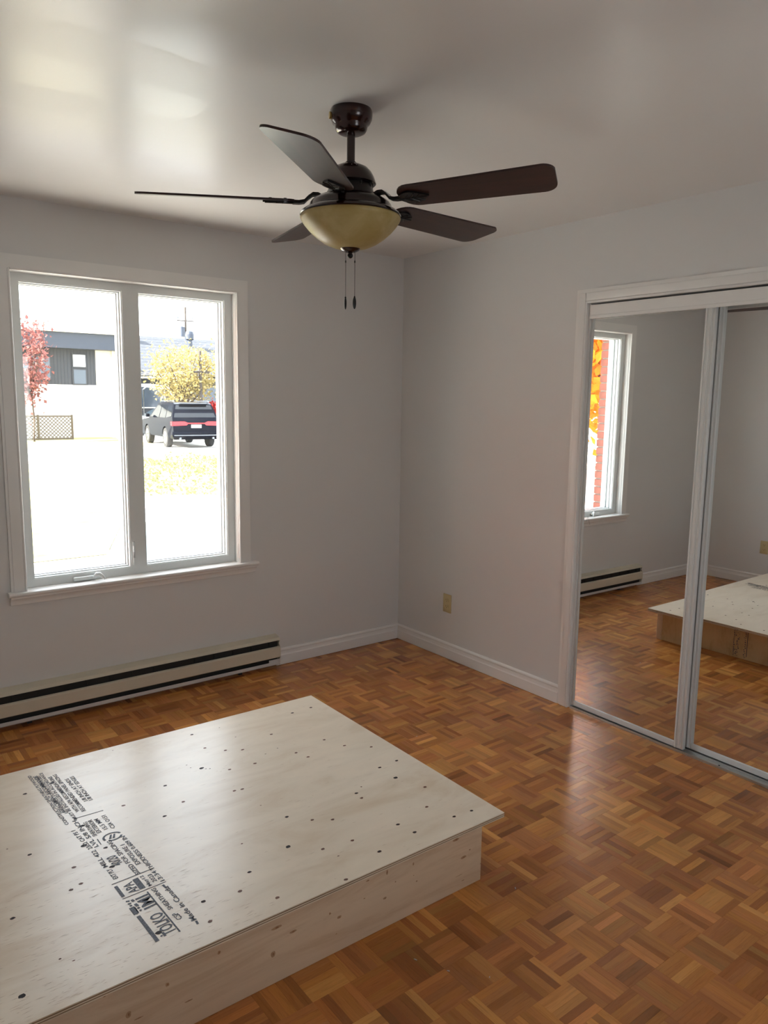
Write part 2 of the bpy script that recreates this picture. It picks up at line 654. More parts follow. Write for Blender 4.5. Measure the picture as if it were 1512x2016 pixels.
ceiling = MB().box((XL - .15, YR - .15, H), (.75, .12, H + .14)).build('ceiling', 'ceiling_paint')
struct(ceiling, 'semi-gloss white painted ceiling', 'ceiling')


def wall_holed(name, axis, a0, a1, z1, d0, d1, hole, mat='wall_paint'):
    """wall running a0..a1, thickness d0..d1, with one rectangular hole (h0,h1,hz0,hz1)"""
    h0, h1, hz0, hz1 = hole
    m = MB()
    mk = (lambda a, d, z: (a, d, z)) if axis == 'x' else (lambda a, d, z: (d, a, z))
    for (p0, p1, q0, q1) in ((a0, h0, -.1, z1), (h1, a1, -.1, z1), (h0, h1, -.1, hz0), (h0, h1, hz1, z1)):
        if p1 - p0 > 1e-4 and q1 - q0 > 1e-4:
            m.box(mk(p0, d0, q0), mk(p1, d1, q1))
    return m.build(name, mat)


w = wall_holed('wall_back', 'x', XL - .15, .12, H + .02, 0, .12, (WX0 - .017, WX1 + .017, WZ0 - .03, WZ1 + .017))
struct(w, 'light grey-white painted wall holding the double window', 'wall')
w = wall_holed('wall_right', 'y', YR - .15, 0, H + .02, 0, .11, (CY0, CY1, -.1, CZ1))
struct(w, 'light grey-white painted wall beside the mirrored closet', 'wall')
w = MB().box((XL - .12, YR - .15, -.1), (XL, 0, H + .02)).build('wall_left', 'wall_paint')
struct(w, 'painted wall opposite the closet, seen in the mirror', 'wall')
w = wall_holed('wall_front', 'x', XL, 0, H + .02, YR - .12, YR, (-1.8, -1.1, .9, 2.0))
struct(w, 'painted wall behind the camera', 'wall')
w = MB().box((.70, -2.9, -.1), (.75, -1.2, H)).box((.11, -1.2, -.1), (.75, -1.15, H)).box((.11, -2.95, -.1), (.75, -2.9, H)).build('wall_closet', 'wall_paint')
struct(w, 'closet walls hidden behind the mirror doors', 'wall')

win2 = empty('fill_window', (0, 0, 0))  # assumed window, added out of view as the source of the fill light
struct(win2, 'unseen plain window added behind the camera for fill light', 'window')
m = MB()
for (x0, x1, z0, z1) in ((-1.8, -1.75, .9, 2.0), (-1.15, -1.1, .9, 2.0), (-1.75, -1.15, .9, .95), (-1.75, -1.15, 1.95, 2.0), (-1.475, -1.425, .95, 1.95)):
    m.box((x0, YR - .09, z0), (x1, YR - .03, z1))
m.build('window_frame', 'vinyl_white', win2)
for (x0, x1) in ((-1.75, -1.475), (-1.425, -1.15)):
    MB().box((x0, YR - .062, .95), (x1, YR - .058, 1.95)).build('glass_pane', 'window_glass', win2)

# baseboards
BP = [(0, 0), (.0155, 0), (.0155, .056), (.0135, .060), (.0125, .066), (.0115, .080), (.0135, .084), (.0125, .090), (.008, .095), (0, .097)]
b = MB().prism([(-d, z + .002) for d, z in BP], -.93, 0, 'x').build('baseboard_back', 'trim_paint', smooth=25)
struct(b, 'white moulded baseboard under the window wall, right of the heater', 'baseboard')
b = MB().prism([(-d, z + .002) for d, z in BP], XL, -2.555, 'x').build('baseboard_back_far', 'trim_paint', smooth=25)
struct(b, 'white moulded baseboard left of the heater, seen in the mirror', 'baseboard')
b = MB().prism([(-d, z + .002) for d, z in BP], CY1 + .066, -.0155, 'y').build('baseboard_right', 'trim_paint', smooth=25)
struct(b, 'white moulded baseboard between the corner and the closet', 'baseboard')
b = MB().prism([(-d, z + .002) for d, z in BP], YR, CY0 - .066, 'y').build('baseboard_right_near', 'trim_paint', smooth=25)
struct(b, 'white moulded baseboard past the closet', 'baseboard')
b = MB().prism([(XL + d, z + .002) for d, z in BP], YR, -.0155, 'y').build('baseboard_left', 'trim_paint', smooth=25)
struct(b, 'white moulded baseboard along the wall seen in the mirror', 'baseboard')

# ------------------------------------------------------------------ window
win = empty('window_1', (0, 0, 0))
struct(win, 'white double casement window with moulded casing and sill', 'window')
CW = .070
for nm, poly in (('left', [(WX0 - CW, WZ0), (WX0, WZ0), (WX0, WZ1), (WX0 - CW, WZ1 + CW)]),
                 ('right', [(WX1, WZ0), (WX1 + CW, WZ0), (WX1 + CW, WZ1 + CW), (WX1, WZ1)]),
                 ('top', [(WX0, WZ1), (WX1, WZ1), (WX1 + CW, WZ1 + CW), (WX0 - CW, WZ1 + CW)])):
    m = MB().prism(poly, 0, -.011, 'y')
    # thicker flat with a rounded inner bead, as moulded
    if nm == 'left':
        m.box((WX0 - CW + .012, -.010, WZ0), (WX0 - .010, -.015, WZ1 + CW - .012)).tube([(WX0 - .006, -.013, WZ0), (WX0 - .006, -.013, WZ1 + .006)], .006, 8)
    elif nm == 'right':
        m.box((WX1 + .010, -.010, WZ0), (WX1 + CW - .012, -.015, WZ1 + CW - .012)).tube([(WX1 + .006, -.013, WZ0), (WX1 + .006, -.013, WZ1 + .006)], .006, 8)
    else:
        m.box((WX0 - .01, -.010, WZ1 + .010), (WX1 + .01, -.015, WZ1 + CW - .012)).tube([(WX0, -.013, WZ1 + .006), (WX1, -.013, WZ1 + .006)], .006, 8)
    m.build('casing', 'trim_paint', win, smooth=30)
FY = .046                                                   # inner face of the sash frames
for (a, b) in (((WX0 - .016, -.004, WZ0), (WX0, .13, WZ1)), ((WX1, -.004, WZ0), (WX1 + .016, .13, WZ1)), ((WX0 - .016, -.004, WZ1), (WX1 + .016, .13, WZ1 + .016))):
    MB().box(a, b).build('jamb', 'trim_paint', win)
# stool (sill board) with rounded nose, and the cove moulding below it
nose = [(.13, WZ0 - .022), (.13, WZ0), (-.034, WZ0), (-.040, WZ0 - .003), (-.042, WZ0 - .009), (-.040, WZ0 - .016), (-.034, WZ0 - .020), (-.03, WZ0 - .022)]
m = MB().prism([(y, z) for y, z in nose if y > -.02] + [(-.001, WZ0 - .022)], WX0 - .0005, WX1 + .0005, 'x')
m = MB()
m.prism([(-.0, WZ0 - .022), (.0, WZ0), (-.034, WZ0), (-.040, WZ0 - .003), (-.042, WZ0 - .009), (-.040, WZ0 - .016), (-.034, WZ0 - .020), (-.03, WZ0 - .022)], -2.352, -1.050, 'x')
m.box((WX0 - .016, 0, WZ0 - .022), (WX1 + .016, .13, WZ0))
m.build('sill', 'trim_paint', win, smooth=30)
ap = [(0, WZ0 - .022), (-.030, WZ0 - .022), (-.029, WZ0 - .030), (-.024, WZ0 - .035), (-.018, WZ0 - .042), (-.015, WZ0 - .052), (-.014, WZ0 - .062), (-.010, WZ0 - .064), (0, WZ0 - .064)]
MB().prism(ap, -2.343, -1.060, 'x').build('apron', 'trim_paint', win, smooth=30)

OPEN = [(-2.222, -1.750), (-1.668, -1.200)]                 # clear openings of the two lights
OZ0, OZ1 = .690, 2.086
m = MB()
m.box((WX0, FY, WZ0), (OPEN[0][0], .15, WZ1)).box((OPEN[1][1], FY, WZ0), (WX1, .15, WZ1))
m.box((OPEN[0][0], FY, WZ0), (OPEN[1][1], .15, OZ0)).box((OPEN[0][0], FY, OZ1), (OPEN[1][1], .15, WZ1))
m.box((OPEN[0][1], FY, OZ0), (OPEN[1][0], .15, OZ1))
m.build('window_frame', 'vinyl_white', win)
for (x0, x1) in OPEN:
    m = MB()
    for (i_, y0, y1) in ((.004, FY + .006, FY + .030), (.009, FY + .030, FY + .058), (.010, FY + .066, .145)):
        m.box((x0, y0, OZ0), (x0 + i_, y1, OZ1)).box((x1 - i_, y0, OZ0), (x1, y1, OZ1))
        m.box((x0 + i_, y0, OZ0), (x1 - i_, y1, OZ0 + i_)).box((x0 + i_, y0, OZ1 - i_), (x1 - i_, y1, OZ1))
    sash = m.build('sash', 'vinyl_white', win)
    MB().box((x0 + .003, FY + .0585, OZ0 + .003), (x1 - .003, FY + .0625, OZ1 - .003)).build('glass_pane', 'window_glass', sash)
    g = MB()
    for (a, b) in (((x0 + .009, OZ0 + .009), (x0 + .011, OZ1 - .009)), ((x1 - .011, OZ0 + .009), (x1 - .009, OZ1 - .009)),
                   ((x0 + .011, OZ0 + .009), (x1 - .011, OZ0 + .011)), ((x0 + .011, OZ1 - .011), (x1 - .011, OZ1 - .009))):
        g.box((a[0], FY + .054, a[1]), (b[0], FY + .0585, b[1]))
    g.build('gasket', 'gasket_grey', sash)
# crank operator
m = MB().box((-2.043, FY - .020, .656), (-1.943, FY, .676), .005)
ck = m.build('crank_base', 'vinyl_white', win, smooth=40)
m = MB().tube([(-1.945, FY - .022, .668), (-1.938, FY - .040, .688), (-1.928, FY - .052, .690), (-1.916, FY - .060, .676), (-1.906, FY - .064, .662)], [.009, .009, .008, .007, .006], 10)
m.build('crank_handle', 'vinyl_white', ck, smooth=60)
# sash lock lever on the mullion
m = MB().box((-1.742, FY - .010, .700), (-1.728, FY, .825), .004)
lk = m.build('lock_plate', 'vinyl_white', win, smooth=40)
MB().tube([(-1.736, FY - .012, .803), (-1.740, FY - .024, .780), (-1.742, FY - .026, .745), (-1.741, FY - .020, .717)], [.005, .006, .006, .004], 8).build('lock_lever', 'vinyl_white', lk, smooth=60)

# ------------------------------------------------------------------ closet: casing, tracks, mirror doors
KW = .066
tr1 = empty('trim_1', (0, 0, 0))
struct(tr1, 'white moulded casing round the closet opening', 'trim')
for nm in ('far', 'near', 'top'):
    m = MB()
    if nm == 'far':
        m.prism([(CY1, .002), (CY1 + KW, .002), (CY1 + KW, CZ1 + KW), (CY1, CZ1)], 0, -.012, 'x')
        m.box((-.011, CY1 + .012, .002), (-.018, CY1 + KW - .018, CZ1 + KW - .018), .002).tube([(-.012, CY1 + .006, .002), (-.012, CY1 + .006, CZ1 + .006)], .007, 8)
    elif nm == 'near':
        m.prism([(CY0 - KW, .002), (CY0, .002), (CY0, CZ1), (CY0 - KW, CZ1 + KW)], 0, -.012, 'x')
        m.box((-.011, CY0 - KW + .018, .002), (-.018, CY0 - .012, CZ1 + KW - .018), .002).tube([(-.012, CY0 - .006, .002), (-.012, CY0 - .006, CZ1 + .006)], .007, 8)
    else:
        m.prism([(CY0, CZ1), (CY1, CZ1), (CY1 + KW, CZ1 + KW), (CY0 - KW, CZ1 + KW)], 0, -.012, 'x')
        m.box((-.011, CY0 - .01, CZ1 + .012), (-.018, CY1 + .01, CZ1 + KW - .018), .002).tube([(-.012, CY0, CZ1 + .006), (-.012, CY1, CZ1 + .006)], .007, 8)
    m.build('casing', 'trim_paint', tr1, smooth=30)
MB().box((.0, CY1 - .008, .002), (.11, CY1, CZ1)).build('jamb', 'trim_paint', tr1)
MB().box((.0, CY0, .002), (.11, CY0 + .008, CZ1)).build('jamb', 'trim_paint', tr1)

tr2 = empty('trim_2', (.01, CY1, 2.0))
struct(tr2, 'painted fascia of the upper sliding door track', 'trim')
m = MB().box((-.006, CY0 + .008, 1.985), (-.001, CY1 - .010, 2.034)).box((-.010, CY0 + .008, 1.970), (-.001, CY1 - .010, 1.986), .002)
o = m.build('fascia', 'trim_paint', tr2); o.matrix_parent_inverse = Matrix.Translation((-.01, -CY1, -2.0))
o = MB().box((-.001, CY0 + .008, 2.020), (.080, CY1 - .010, 2.030)).box((.032, CY0 + .008, 2.014), (.035, CY1 - .010, 2.020)).build('track_channel', 'aluminium', tr2)
o.matrix_parent_inverse = Matrix.Translation((-.01, -CY1, -2.0))
tr3 = empty('trim_3', (.02, CY1, 0))
struct(tr3, 'aluminium sill track of the sliding closet doors', 'trim')
m = MB().box((-.004, CY0 + .008, 0), (.082, CY1 - .008, .003))
for x in (-.004, .034, .038, .076):
    m.box((x, CY0 + .008, .003), (x + .004, CY1 - .008, .011 if x < .05 else .009))
o = m.build('sill_track', 'aluminium', tr3); o.matrix_parent_inverse = Matrix.Translation((-.02, -CY1, 0))
o = MB().lathe([(.004, .0045), (.004, .003)], .020, -2.24, 12).build('screw', 'rubber_dark', tr3); o.matrix_parent_inverse = Matrix.Translation((-.02, -CY1, 0))


def mirror_door(name, x, y0, y1, label, wl, wr):
    d = empty(name, (0, 0, 0))
    struct(d, label, 'door')
    z0, z1 = .014, 2.012
    for (s0, s1) in ((y0, y0 + wl), (y1 - wr, y1)):         # stiles with a raised rib
        m = MB().box((x - .006, s0, z0), (x + .016, s1, z1), .002)
        c = (s0 + s1) / 2
        if s1 - s0 > .03:
            m.tube([(x - .006, c - .006, z0 + .004), (x - .006, c - .006, z1 - .004)], .006, 8)
            m.box((x - .009, s1 - .010, z0), (x - .004, s1 - .004, z1))
        m.build('stile', 'aluminium_white', d, smooth=35)
    MB().box((x - .006, y0 + wl, z0), (x + .016, y1 - wr, z0 + .026), .002).build('rail', 'aluminium_white', d, smooth=35)
    MB().box((x - .006, y0 + wl, z1 - .024), (x + .016, y1 - wr, z1), .002).build('rail', 'aluminium_white', d, smooth=35)
    MB().box((x, y0 + wl - .001, z0 + .025), (x + .004, y1 - wr + .001, z1 - .023)).build('mirror_panel', 'mirror', d)
    MB().box((x + .004, y0 + .01, z0 + .01), (x + .012, y1 - .01, z1 - .01)).build('backing_board', 'rubber_dark', d)
    return d


d1 = mirror_door('door_1', .012, -2.074, CY1 - .009, 'front mirrored sliding closet door reflecting the window', .046, .012)
d2 = mirror_door('door_2', .050, CY0 + .008, -2.044, 'rear mirrored sliding closet door reflecting the wooden platform', .030, .044)
m = MB()
for (a, b) in (((-1.478, .985), (-1.462, 1.010)), ((-1.490, .975), (-1.478, 1.010))):
    pass
m.add([(.0112, -1.462, .978), (.0112, -1.467, .976), (.0112, -1.478, 1.008), (.0112, -1.474, 1.012)], [(0, 1, 2, 3)])
m.add([(.0112, -1.474, 1.012), (.0112, -1.478, 1.008), (.0112, -1.492, .972), (.0112, -1.487, .970)], [(0, 1, 2, 3)])
m.build('smudge', 'mirror_smudge', d1)
# the front door hangs very slightly out of true
pv = Matrix.Translation((.012, -1.75, 0))
d1.matrix_world = pv @ Matrix.Rotation(-.010, 4, 'Z') @ pv.inverted()

# ------------------------------------------------------------------ exterior wall of this house: brick veneer round the window
ext = MB()
for (x0, x1, z0, z1) in ((XL - .6, -2.255, -1.2, 2.6), (-1.095, 1.2, -1.2, 2.6), (-2.255, -1.095, -1.2, .60), (-2.255, -1.095, 2.14, 2.6)):
    ext.box((x0, .168, z0), (x1, .252, z1))
ext.box((XL - .6, .12, -1.2), (1.2, .168, -.1)).box((XL - .6, .12, 2.45), (1.2, .168, 2.6))
ext = ext.build('wall_exterior', 'mortar')
struct(ext, 'outer brick wall of the house round the window', 'wall')
bl, bh, bd, mo = .200, .057, .088, .010
BM = {}
for L in (bl, bl / 2 - mo / 2):
    mm = MB().box((-L / 2, -bd / 2, -bh / 2), (L / 2, bd / 2, bh / 2), .002).mesh('brick')
    mm.materials.append(MATS['brick_red'])
    BM[L] = mm
for cse in range(24):
    z = .60 + cse * (bh + mo) + bh / 2
    for side in (-1, 1):
        x = -2.243 if side < 0 else -1.105
        off = cse % 2
        lens = ([bl / 2 - mo / 2] if off else []) + [bl] * 3
        for L in lens:
            link_copy(BM[L], 'brick', ext, (x + side * L / 2, .212, z))
            x += side * (L + mo)
for k in range(15):
    link_copy(BM[bl], 'brick', ext, (-2.21 + k * .078, .225, .575), (0, 0, math.pi / 2), (.55, .78, 1))
MB().box((-2.243, .15, .60), (-2.224, .168, 2.14)).box((-1.197, .15, .60), (-1.105, .168, 2.14)).box((-2.224, .15, 2.088), (-1.197, .168, 2.14)).box((-2.224, .15, .60), (-1.197, .215, .675)).build('brick_mould', 'vinyl_white', ext)
eave = MB().box((XL - .8, .12, 2.60), (1.4, .75, 2.66)).box((XL - .8, .72, 2.60), (1.4, .76, 2.80)).build('shade_eave', 'stucco_white')  # eave out of view, added to shade the window from the high sky
struct(eave, 'unseen white eave soffit added above the window to shade it', 'roof')

# ------------------------------------------------------------------ baseboard heater
hx0, hx1 = -2.553, -.930
ht = empty('baseboard_heater', ((hx0 + hx1) / 2, 0, .02))
tag(ht, 'long beige electric baseboard heater under the window', 'heater')
inv = Matrix.Translation((-(hx0 + hx1) / 2, 0, -.02))


def hp(m, name, mat, smooth=None):
    o = m.build(name, mat, ht, smooth)
    o.matrix_parent_inverse = inv
    return o


hp(MB().box((hx0, -.003, .022), (hx1, 0, .196)), 'back_plate', 'heater_enamel')
hp(MB().prism([(-.003, .197), (-.003, .194), (-.050, .183), (-.059, .171), (-.061, .172), (-.052, .186)], hx0, hx1, 'x'), 'top_hood', 'heater_enamel')
hp(MB().prism([(-.056, .136), (-.066, .132), (-.068, .128), (-.068, .074), (-.064, .070), (-.062, .071), (-.065, .076), (-.065, .126), (-.056, .133)], hx0 + .002, hx1 - .002, 'x'), 'front_panel', 'heater_enamel', 25)
hp(MB().prism([(-.003, .024), (-.058, .024), (-.064, .030), (-.064, .046), (-.061, .046), (-.061, .031), (-.057, .027), (-.003, .027)], hx0 + .002, hx1 - .016, 'x'), 'bottom_lip', 'heater_lip')
hp(MB().prism([(-.003, .027), (-.004, .190), (-.045, .176), (-.045, .030)], hx0 + .012, hx1 - .012, 'x'), 'heating_element', 'heater_dark')
for xx in (hx0, hx1 - .003):
    hp(MB().prism([(-.003, .024), (-.003, .196), (-.050, .185), (-.059, .175), (-.050, .150), (-.066, .131), (-.066, .072), (-.058, .062), (-.058, .024)], xx, xx + .003, 'x'), 'end_cap', 'heater_enamel')
hp(MB().box((hx1 - .075, -.062, .030), (hx1 - .004, -.058, .060)), 'corner_bracket', 'heater_lip')
for k in range(14):
    xx = hx0 + .07 + k * (hx1 - hx0 - .14) / 13
    hp(MB().box((xx, -.052, .140), (xx + .003, -.044, .178)), 'brace', 'heater_dark')
for xx in (hx0 + .25, hx1 - .25):
    hp(MB().box((xx, -.025, 0), (xx + .02, -.004, .026)), 'foot', 'heater_dark')


# ------------------------------------------------------------------ wall outlets
def outlet(label, loc, rz):
    e = empty('wall_outlet', loc, rz)
    tag(e, label, 'outlet', 'ivory wall outlets')
    MB().box((-.035, -.005, -.057), (.035, 0, .057), .002).build('cover_plate', 'ivory_plastic', e, 40)
    for z in (.020, -.020):
        poly = [(.0165 * math.cos(a), z + .0145 * max(-.86, min(.86, math.sin(a)))) for a in [2 * math.pi * k / 20 for k in range(20)]]
        f = MB().prism(poly, -.005, -.0075, 'y').build('socket', 'ivory_plastic', e)
        m = MB().box((-.0075, -.0078, z - .001), (-.0055, -.0074, z + .008)).box((.0055, -.0078, z), (.0075, -.0074, z + .007)).lathe([(.0022, z), (.0022, z - .0001)], 0, 0, 8)
        m = MB().box((-.0075, -.0079, z - .001), (-.0055, -.0074, z + .008)).box((.0055, -.0079, z), (.0075, -.0074, z + .007)).box((-.002, -.0079, z - .0085), (.002, -.0074, z - .0045))
        m.build('slots', 'dark_slot', f)
    MB().prism([(.003 * math.cos(a), .003 * math.sin(a)) for a in [2 * math.pi * k / 10 for k in range(10)]], -.005, -.0062, 'y').build('screw', 'ivory_plastic', e)


outlet('ivory duplex outlet on the wall between the corner and the closet', (0, -.482, .343), rad(-90))
outlet('ivory duplex outlet seen in the mirror above the wooden platform', (XL, -.70, .343), rad(90))

# ------------------------------------------------------------------ plywood bed platform
TEXTS=[
  ('TOLKO',(-1.1112, 0.0925),(-1.1176, 0.1835)),
  ('IMI',(-1.1163, 0.2201),(-1.1218, 0.276)),
  ('CSP',(-1.0712, 0.1287),(-1.0754, 0.1577)),
  ('SHEATHING',(-1.0764, 0.1819),(-1.0834, 0.2886)),
  ('Made in Canada',(-1.0439, 0.1059),(-1.0534, 0.274)),
  ('May12',(-1.0844, 0.3083),(-1.0897, 0.365)),
  ('2023',(-1.0682, 0.3176),(-1.07, 0.3581)),
  ('13:34',(-1.0499, 0.3097),(-1.0552, 0.3657)),
  ('APA',(-1.1302, 0.3053),(-1.1348, 0.3549)),
  ('SIZED FOR SPACING',(-1.0955, 0.3837),(-1.1118, 0.5879)),
  ('EXPOSURE 1',(-1.0787, 0.4272),(-1.0846, 0.5458)),
  ('THICKNESS 0.609 IN',(-1.0542, 0.3797),(-1.0693, 0.587)),
  ('40/20',(-1.1273, 0.4546),(-1.1327, 0.5082)),
  ('CSA O151',(-1.0781, 0.6584),(-1.0817, 0.7453)),
  ('15.5 MM',(-1.0991, 0.6646),(-1.1079, 0.7385)),
  ('EXTERIOR',(-1.122, 0.6569),(-1.1262, 0.7446)),
  ('SHEATHING',(-1.1377, 0.6465),(-1.1415, 0.7396)),
  ('LVL 5/8 INCH',(-1.1519, 0.5878),(-1.1658, 0.766)),
  ('MUST BE INSTALLED IN ACCORDANCE',(-1.1615, 0.7865),(-1.1789, 1.1527)),
  ('WITH APA RECOMMENDATIONS',(-1.1426, 0.8273),(-1.1593, 1.1074)),
  ('RECOMMENDED PANEL SPACING',(-1.1254, 0.8199),(-1.1414, 1.1146)),
  ('1/8 INCH AT ENDS',(-1.1023, 0.8773),(-1.1146, 1.0616)),
  ('1/8 INCH AT EDGES',(-1.0866, 0.8737),(-1.0956, 1.0679)),
  ('LES PANNEAUX DOIVENT ETRE POSES',(-1.1757, 0.8389),(-1.1913, 1.1357)),
  ('ESPACEMENT RECOMMANDE',(-1.1831, 0.849),(-1.2005, 1.1423)),
  ('CONSTRUCTION SHEATHING PLYWOOD',(-1.191, 0.771),(-1.217, 1.154)),
  ('23/32 CAT PS 1',(-1.1693, 0.586),(-1.1845, 0.7102)),
  ('MILL 422',(-1.1601, 0.4668),(-1.1654, 0.5671)),
  ('EXT PLY',(-1.1531, 0.3962),(-1.1564, 0.4493)),
]
BARS=[
  ((-1.1483, 0.0824),(-1.1557, 0.2033),0.01),
  ((-1.0898, 0.0827),(-1.102, 0.2868),0.004),
  ((-1.1095, 0.3632),(-1.1065, 0.307),0.016),
  ((-1.1648, 0.3609),(-1.1616, 0.3029),0.009),
  ((-1.1712, 0.3741),(-1.0526, 0.3804),0.003),
  ((-1.1667, 0.2951),(-1.0435, 0.2998),0.0025),
  ((-1.1585, 0.2474),(-1.1565, 0.2131),0.014),
  ((-1.1516, 0.2424),(-1.1503, 0.2164),0.003),
  ((-1.1632, 0.2796),(-1.154, 0.2762),0.006),
  ((-1.1625, 0.2662),(-1.1536, 0.2646),0.006),
  ((-1.1609, 0.2554),(-1.1545, 0.254),0.006),
  ((-1.148, 0.2784),(-1.1447, 0.2679),0.007),
  ((-1.1461, 0.256),(-1.143, 0.2425),0.008),
  ((-1.1454, 0.2379),(-1.1426, 0.2312),0.007),
  ((-1.1452, 0.2236),(-1.1404, 0.2202),0.006),
  ((-1.056, 0.2913),(-1.0541, 0.2745),0.006),
  ((-1.0405, 0.0974),(-1.0413, 0.083),0.006),
  ((-1.1625, 0.7826),(-1.0725, 0.7798),0.003),
  ((-1.1377, 0.6232),(-1.1369, 0.5873),0.003),
  ((-1.1354, 0.097),(-1.1319, 0.0931),0.006),
]
BIG = [(-0.6926, 0.8641), (-0.1531, 0.3938), (-0.6802, 0.2469), (-1.1443, 0.4577), (-1.1542, 0.7259), (-1.1814, 0.6122), (-1.1352, 0.111), (-1.4608, 0.0908), (-1.1634, 1.0655)]
MID = [(-0.6007, 0.395), (-0.074, 1.1084), (-0.1706, 1.1037), (-0.1534, 0.0785), (-0.0818, 0.0712), (-0.4689, 0.0651), (-0.3326, 0.149), (-0.1536, 0.4889), (-0.0696, 0.4955), (-0.6094, 1.1509), (-0.8479, 0.818), (-0.9223, 0.6293), (-0.9938, 0.1586), (-0.8331, 0.2025), (-1.1309, 0.563), (-1.4229, 0.3851), (-1.3232, 0.6578), (-1.2568, 1.04), (-0.33, 0.3866), (-0.3169, 0.0827)]
BRN = [(-0.3458, 0.9692), (-0.1086, 0.2812), (-0.1888, 0.1763), (-0.5029, 0.1602), (-0.6011, 0.175), (-0.543, 0.3313), (-0.4886, 0.2949), (-0.3339, 0.3502), (-0.1602, 0.714), (-0.1976, 0.8035), (-0.081, 0.6435), (-0.3265, 0.7146), (-0.3466, 0.7703), (-0.5154, 0.7842), (-0.6387, 0.6404), (-0.6662, 0.6455), (-0.6131, 0.7951), (-0.5025, 0.9122), (-0.6153, 1.0097), (-0.559, 0.945), (-0.838, 0.6788), (-1.0093, 0.7714), (-1.0117, 0.0741), (-0.8237, 0.0555), (-0.6271, 0.0119), (-0.894, 0.1402), (-1.2342, 0.5181), (-1.2691, 0.4172), (-1.2394, 0.4291)]
FK= [((-0.5459, 0.1717), 0.012, 0.006), ((-0.4754, 0.1705), 0.006, 0.02), ((-0.3746, 0.1588), 0.006, 0.012), ((-0.3599, 0.0956), 0.006, 0.005), ((-0.4431, 0.127), 0.005, 0.005), ((-0.4825, 0.0893), 0.012, 0.008), ((-0.5578, 0.1198), 0.006, 0.004), ((-0.6751, 0.1217), 0.005, 0.003), ((-0.6452, 0.0978), 0.014, 0.01), ((-0.7968, 0.1203), 0.02, 0.008), ((-0.6553, 0.0496), 0.006, 0.003), ((-0.1378, 0.1186), 0.008, 0.006), ((-0.1638, 0.1017), 0.022, 0.01), ((-0.1995, 0.1757), 0.025, 0.012), ((-0.164, 0.0203), 0.012, 0.003), ((-0.1815, 0.0444), 0.03, 0.002), ((-0.0872, 0.0492), 0.004, 0.004), ((-0.3725, 0.12), 0.004, 0.003), ((-0.6549, 0.1825), 0.006, 0.005), ((-0.8477, 0.1545), 0.03, 0.01), ((-1.0138, 0.1585), 0.008, 0.012), ((-1.1506, 0.1355), 0.01, 0.012), ((-1.3532, 0.2132), 0.04, 0.012), ((-1.3006, 0.1801), 0.006, 0.005), ((-1.0975, 0.0636), 0.02, 0.005), ((-1.2231, 0.082), 0.02, 0.004), ((-1.2472, 0.1041), 0.012, 0.02), ((-1.4274, 0.2038), 0.03, 0.008), ((-0.6776, 0.1228), 0.006, 0.008), ((-0.8588, 0.0807), 0.012, 0.02)]
pf = empty('bed_platform', PORG, PROT)
tag(pf, 'low raw plywood bed platform with stamped sheet top on the parquet', 'platform')
TH = .0155
ly = [(PZ, PZ - .003, 'plywood_face'), (PZ - .003, PZ - .0065, 'plywood_core'), (PZ - .0065, PZ - .0095, 'plywood_face'), (PZ - .0095, PZ - .0125, 'plywood_core'), (PZ - .0125, PZ - TH, 'plywood_face')]
top = None
for k, (za, zb, mt) in enumerate(ly):
    ins = 0 if mt == 'plywood_face' else .0006
    o = MB().box((-PLEN + ins, ins, za), (-ins, PWID - ins, zb)).build('top_sheet' if k == 0 else 'veneer', mt, pf if k == 0 else top)
    if k == 0:
        top = o
BV = .017
sx0, sx1 = -PLEN + .04, -.084
bz = PZ - TH
MB().box((sx0, BV, .001), (sx1, BV + .038, bz), .0015).build('side_board', 'board_pine', pf, 40)
MB().box((sx0, PWID - .06, .001), (sx1, PWID - .022, bz), .0015).build('side_board', 'board_pine', pf, 40)
MB().box((sx0, BV + .038, .001), (sx0 + .019, PWID - .06, bz)).build('end_board', 'board_plywood', pf)
eb = MB().box((sx1 - .023, BV + .0385, .001), (sx1 - .004, PWID - .0605, bz)).build('end_board', 'board_plywood', pf)
MB().box((-PLEN / 2 - .02, BV + .038, .001), (-PLEN / 2 + .02, PWID - .06, bz)).build('centre_joist', 'board_pine', pf)


def disc(m, x, y, z, rx, ry, rot=0, n=12, wob=.15):
    pts = []
    ca, sa = math.cos(rot), math.sin(rot)
    for k in range(n):
        a = 2 * math.pi * k / n
        s = 1 + rng.uniform(-wob, wob)
        u, v = rx * s * math.cos(a), ry * s * math.sin(a)
        pts.append((x + ca * u - sa * v, y + sa * u + ca * v, z))
    m.add(pts, [tuple(range(n))])


zk = PZ + .0004
mdk, mbr = MB(), MB()
for (x, y) in BIG:
    disc(mdk, x, y, zk, .0085, .0065)
for (x, y) in MID:
    disc(mdk, x, y, zk, .0055, .0042)
    disc(mbr, x, y, zk - .0001, .007, .0052)
for (x, y) in BRN:
    disc(mbr, x, y, zk, .0065, .0050)
for k in range(26):
    disc(mbr, rng.uniform(-1.9, -.05), rng.uniform(.03, 1.2), zk, rng.uniform(.002, .004), rng.uniform(.0015, .003))
mdk.build('knot_holes', 'knot_dark', top)['kind'] = 'stuff'
mbr.build('knots', 'knot_brown', top)['kind'] = 'stuff'
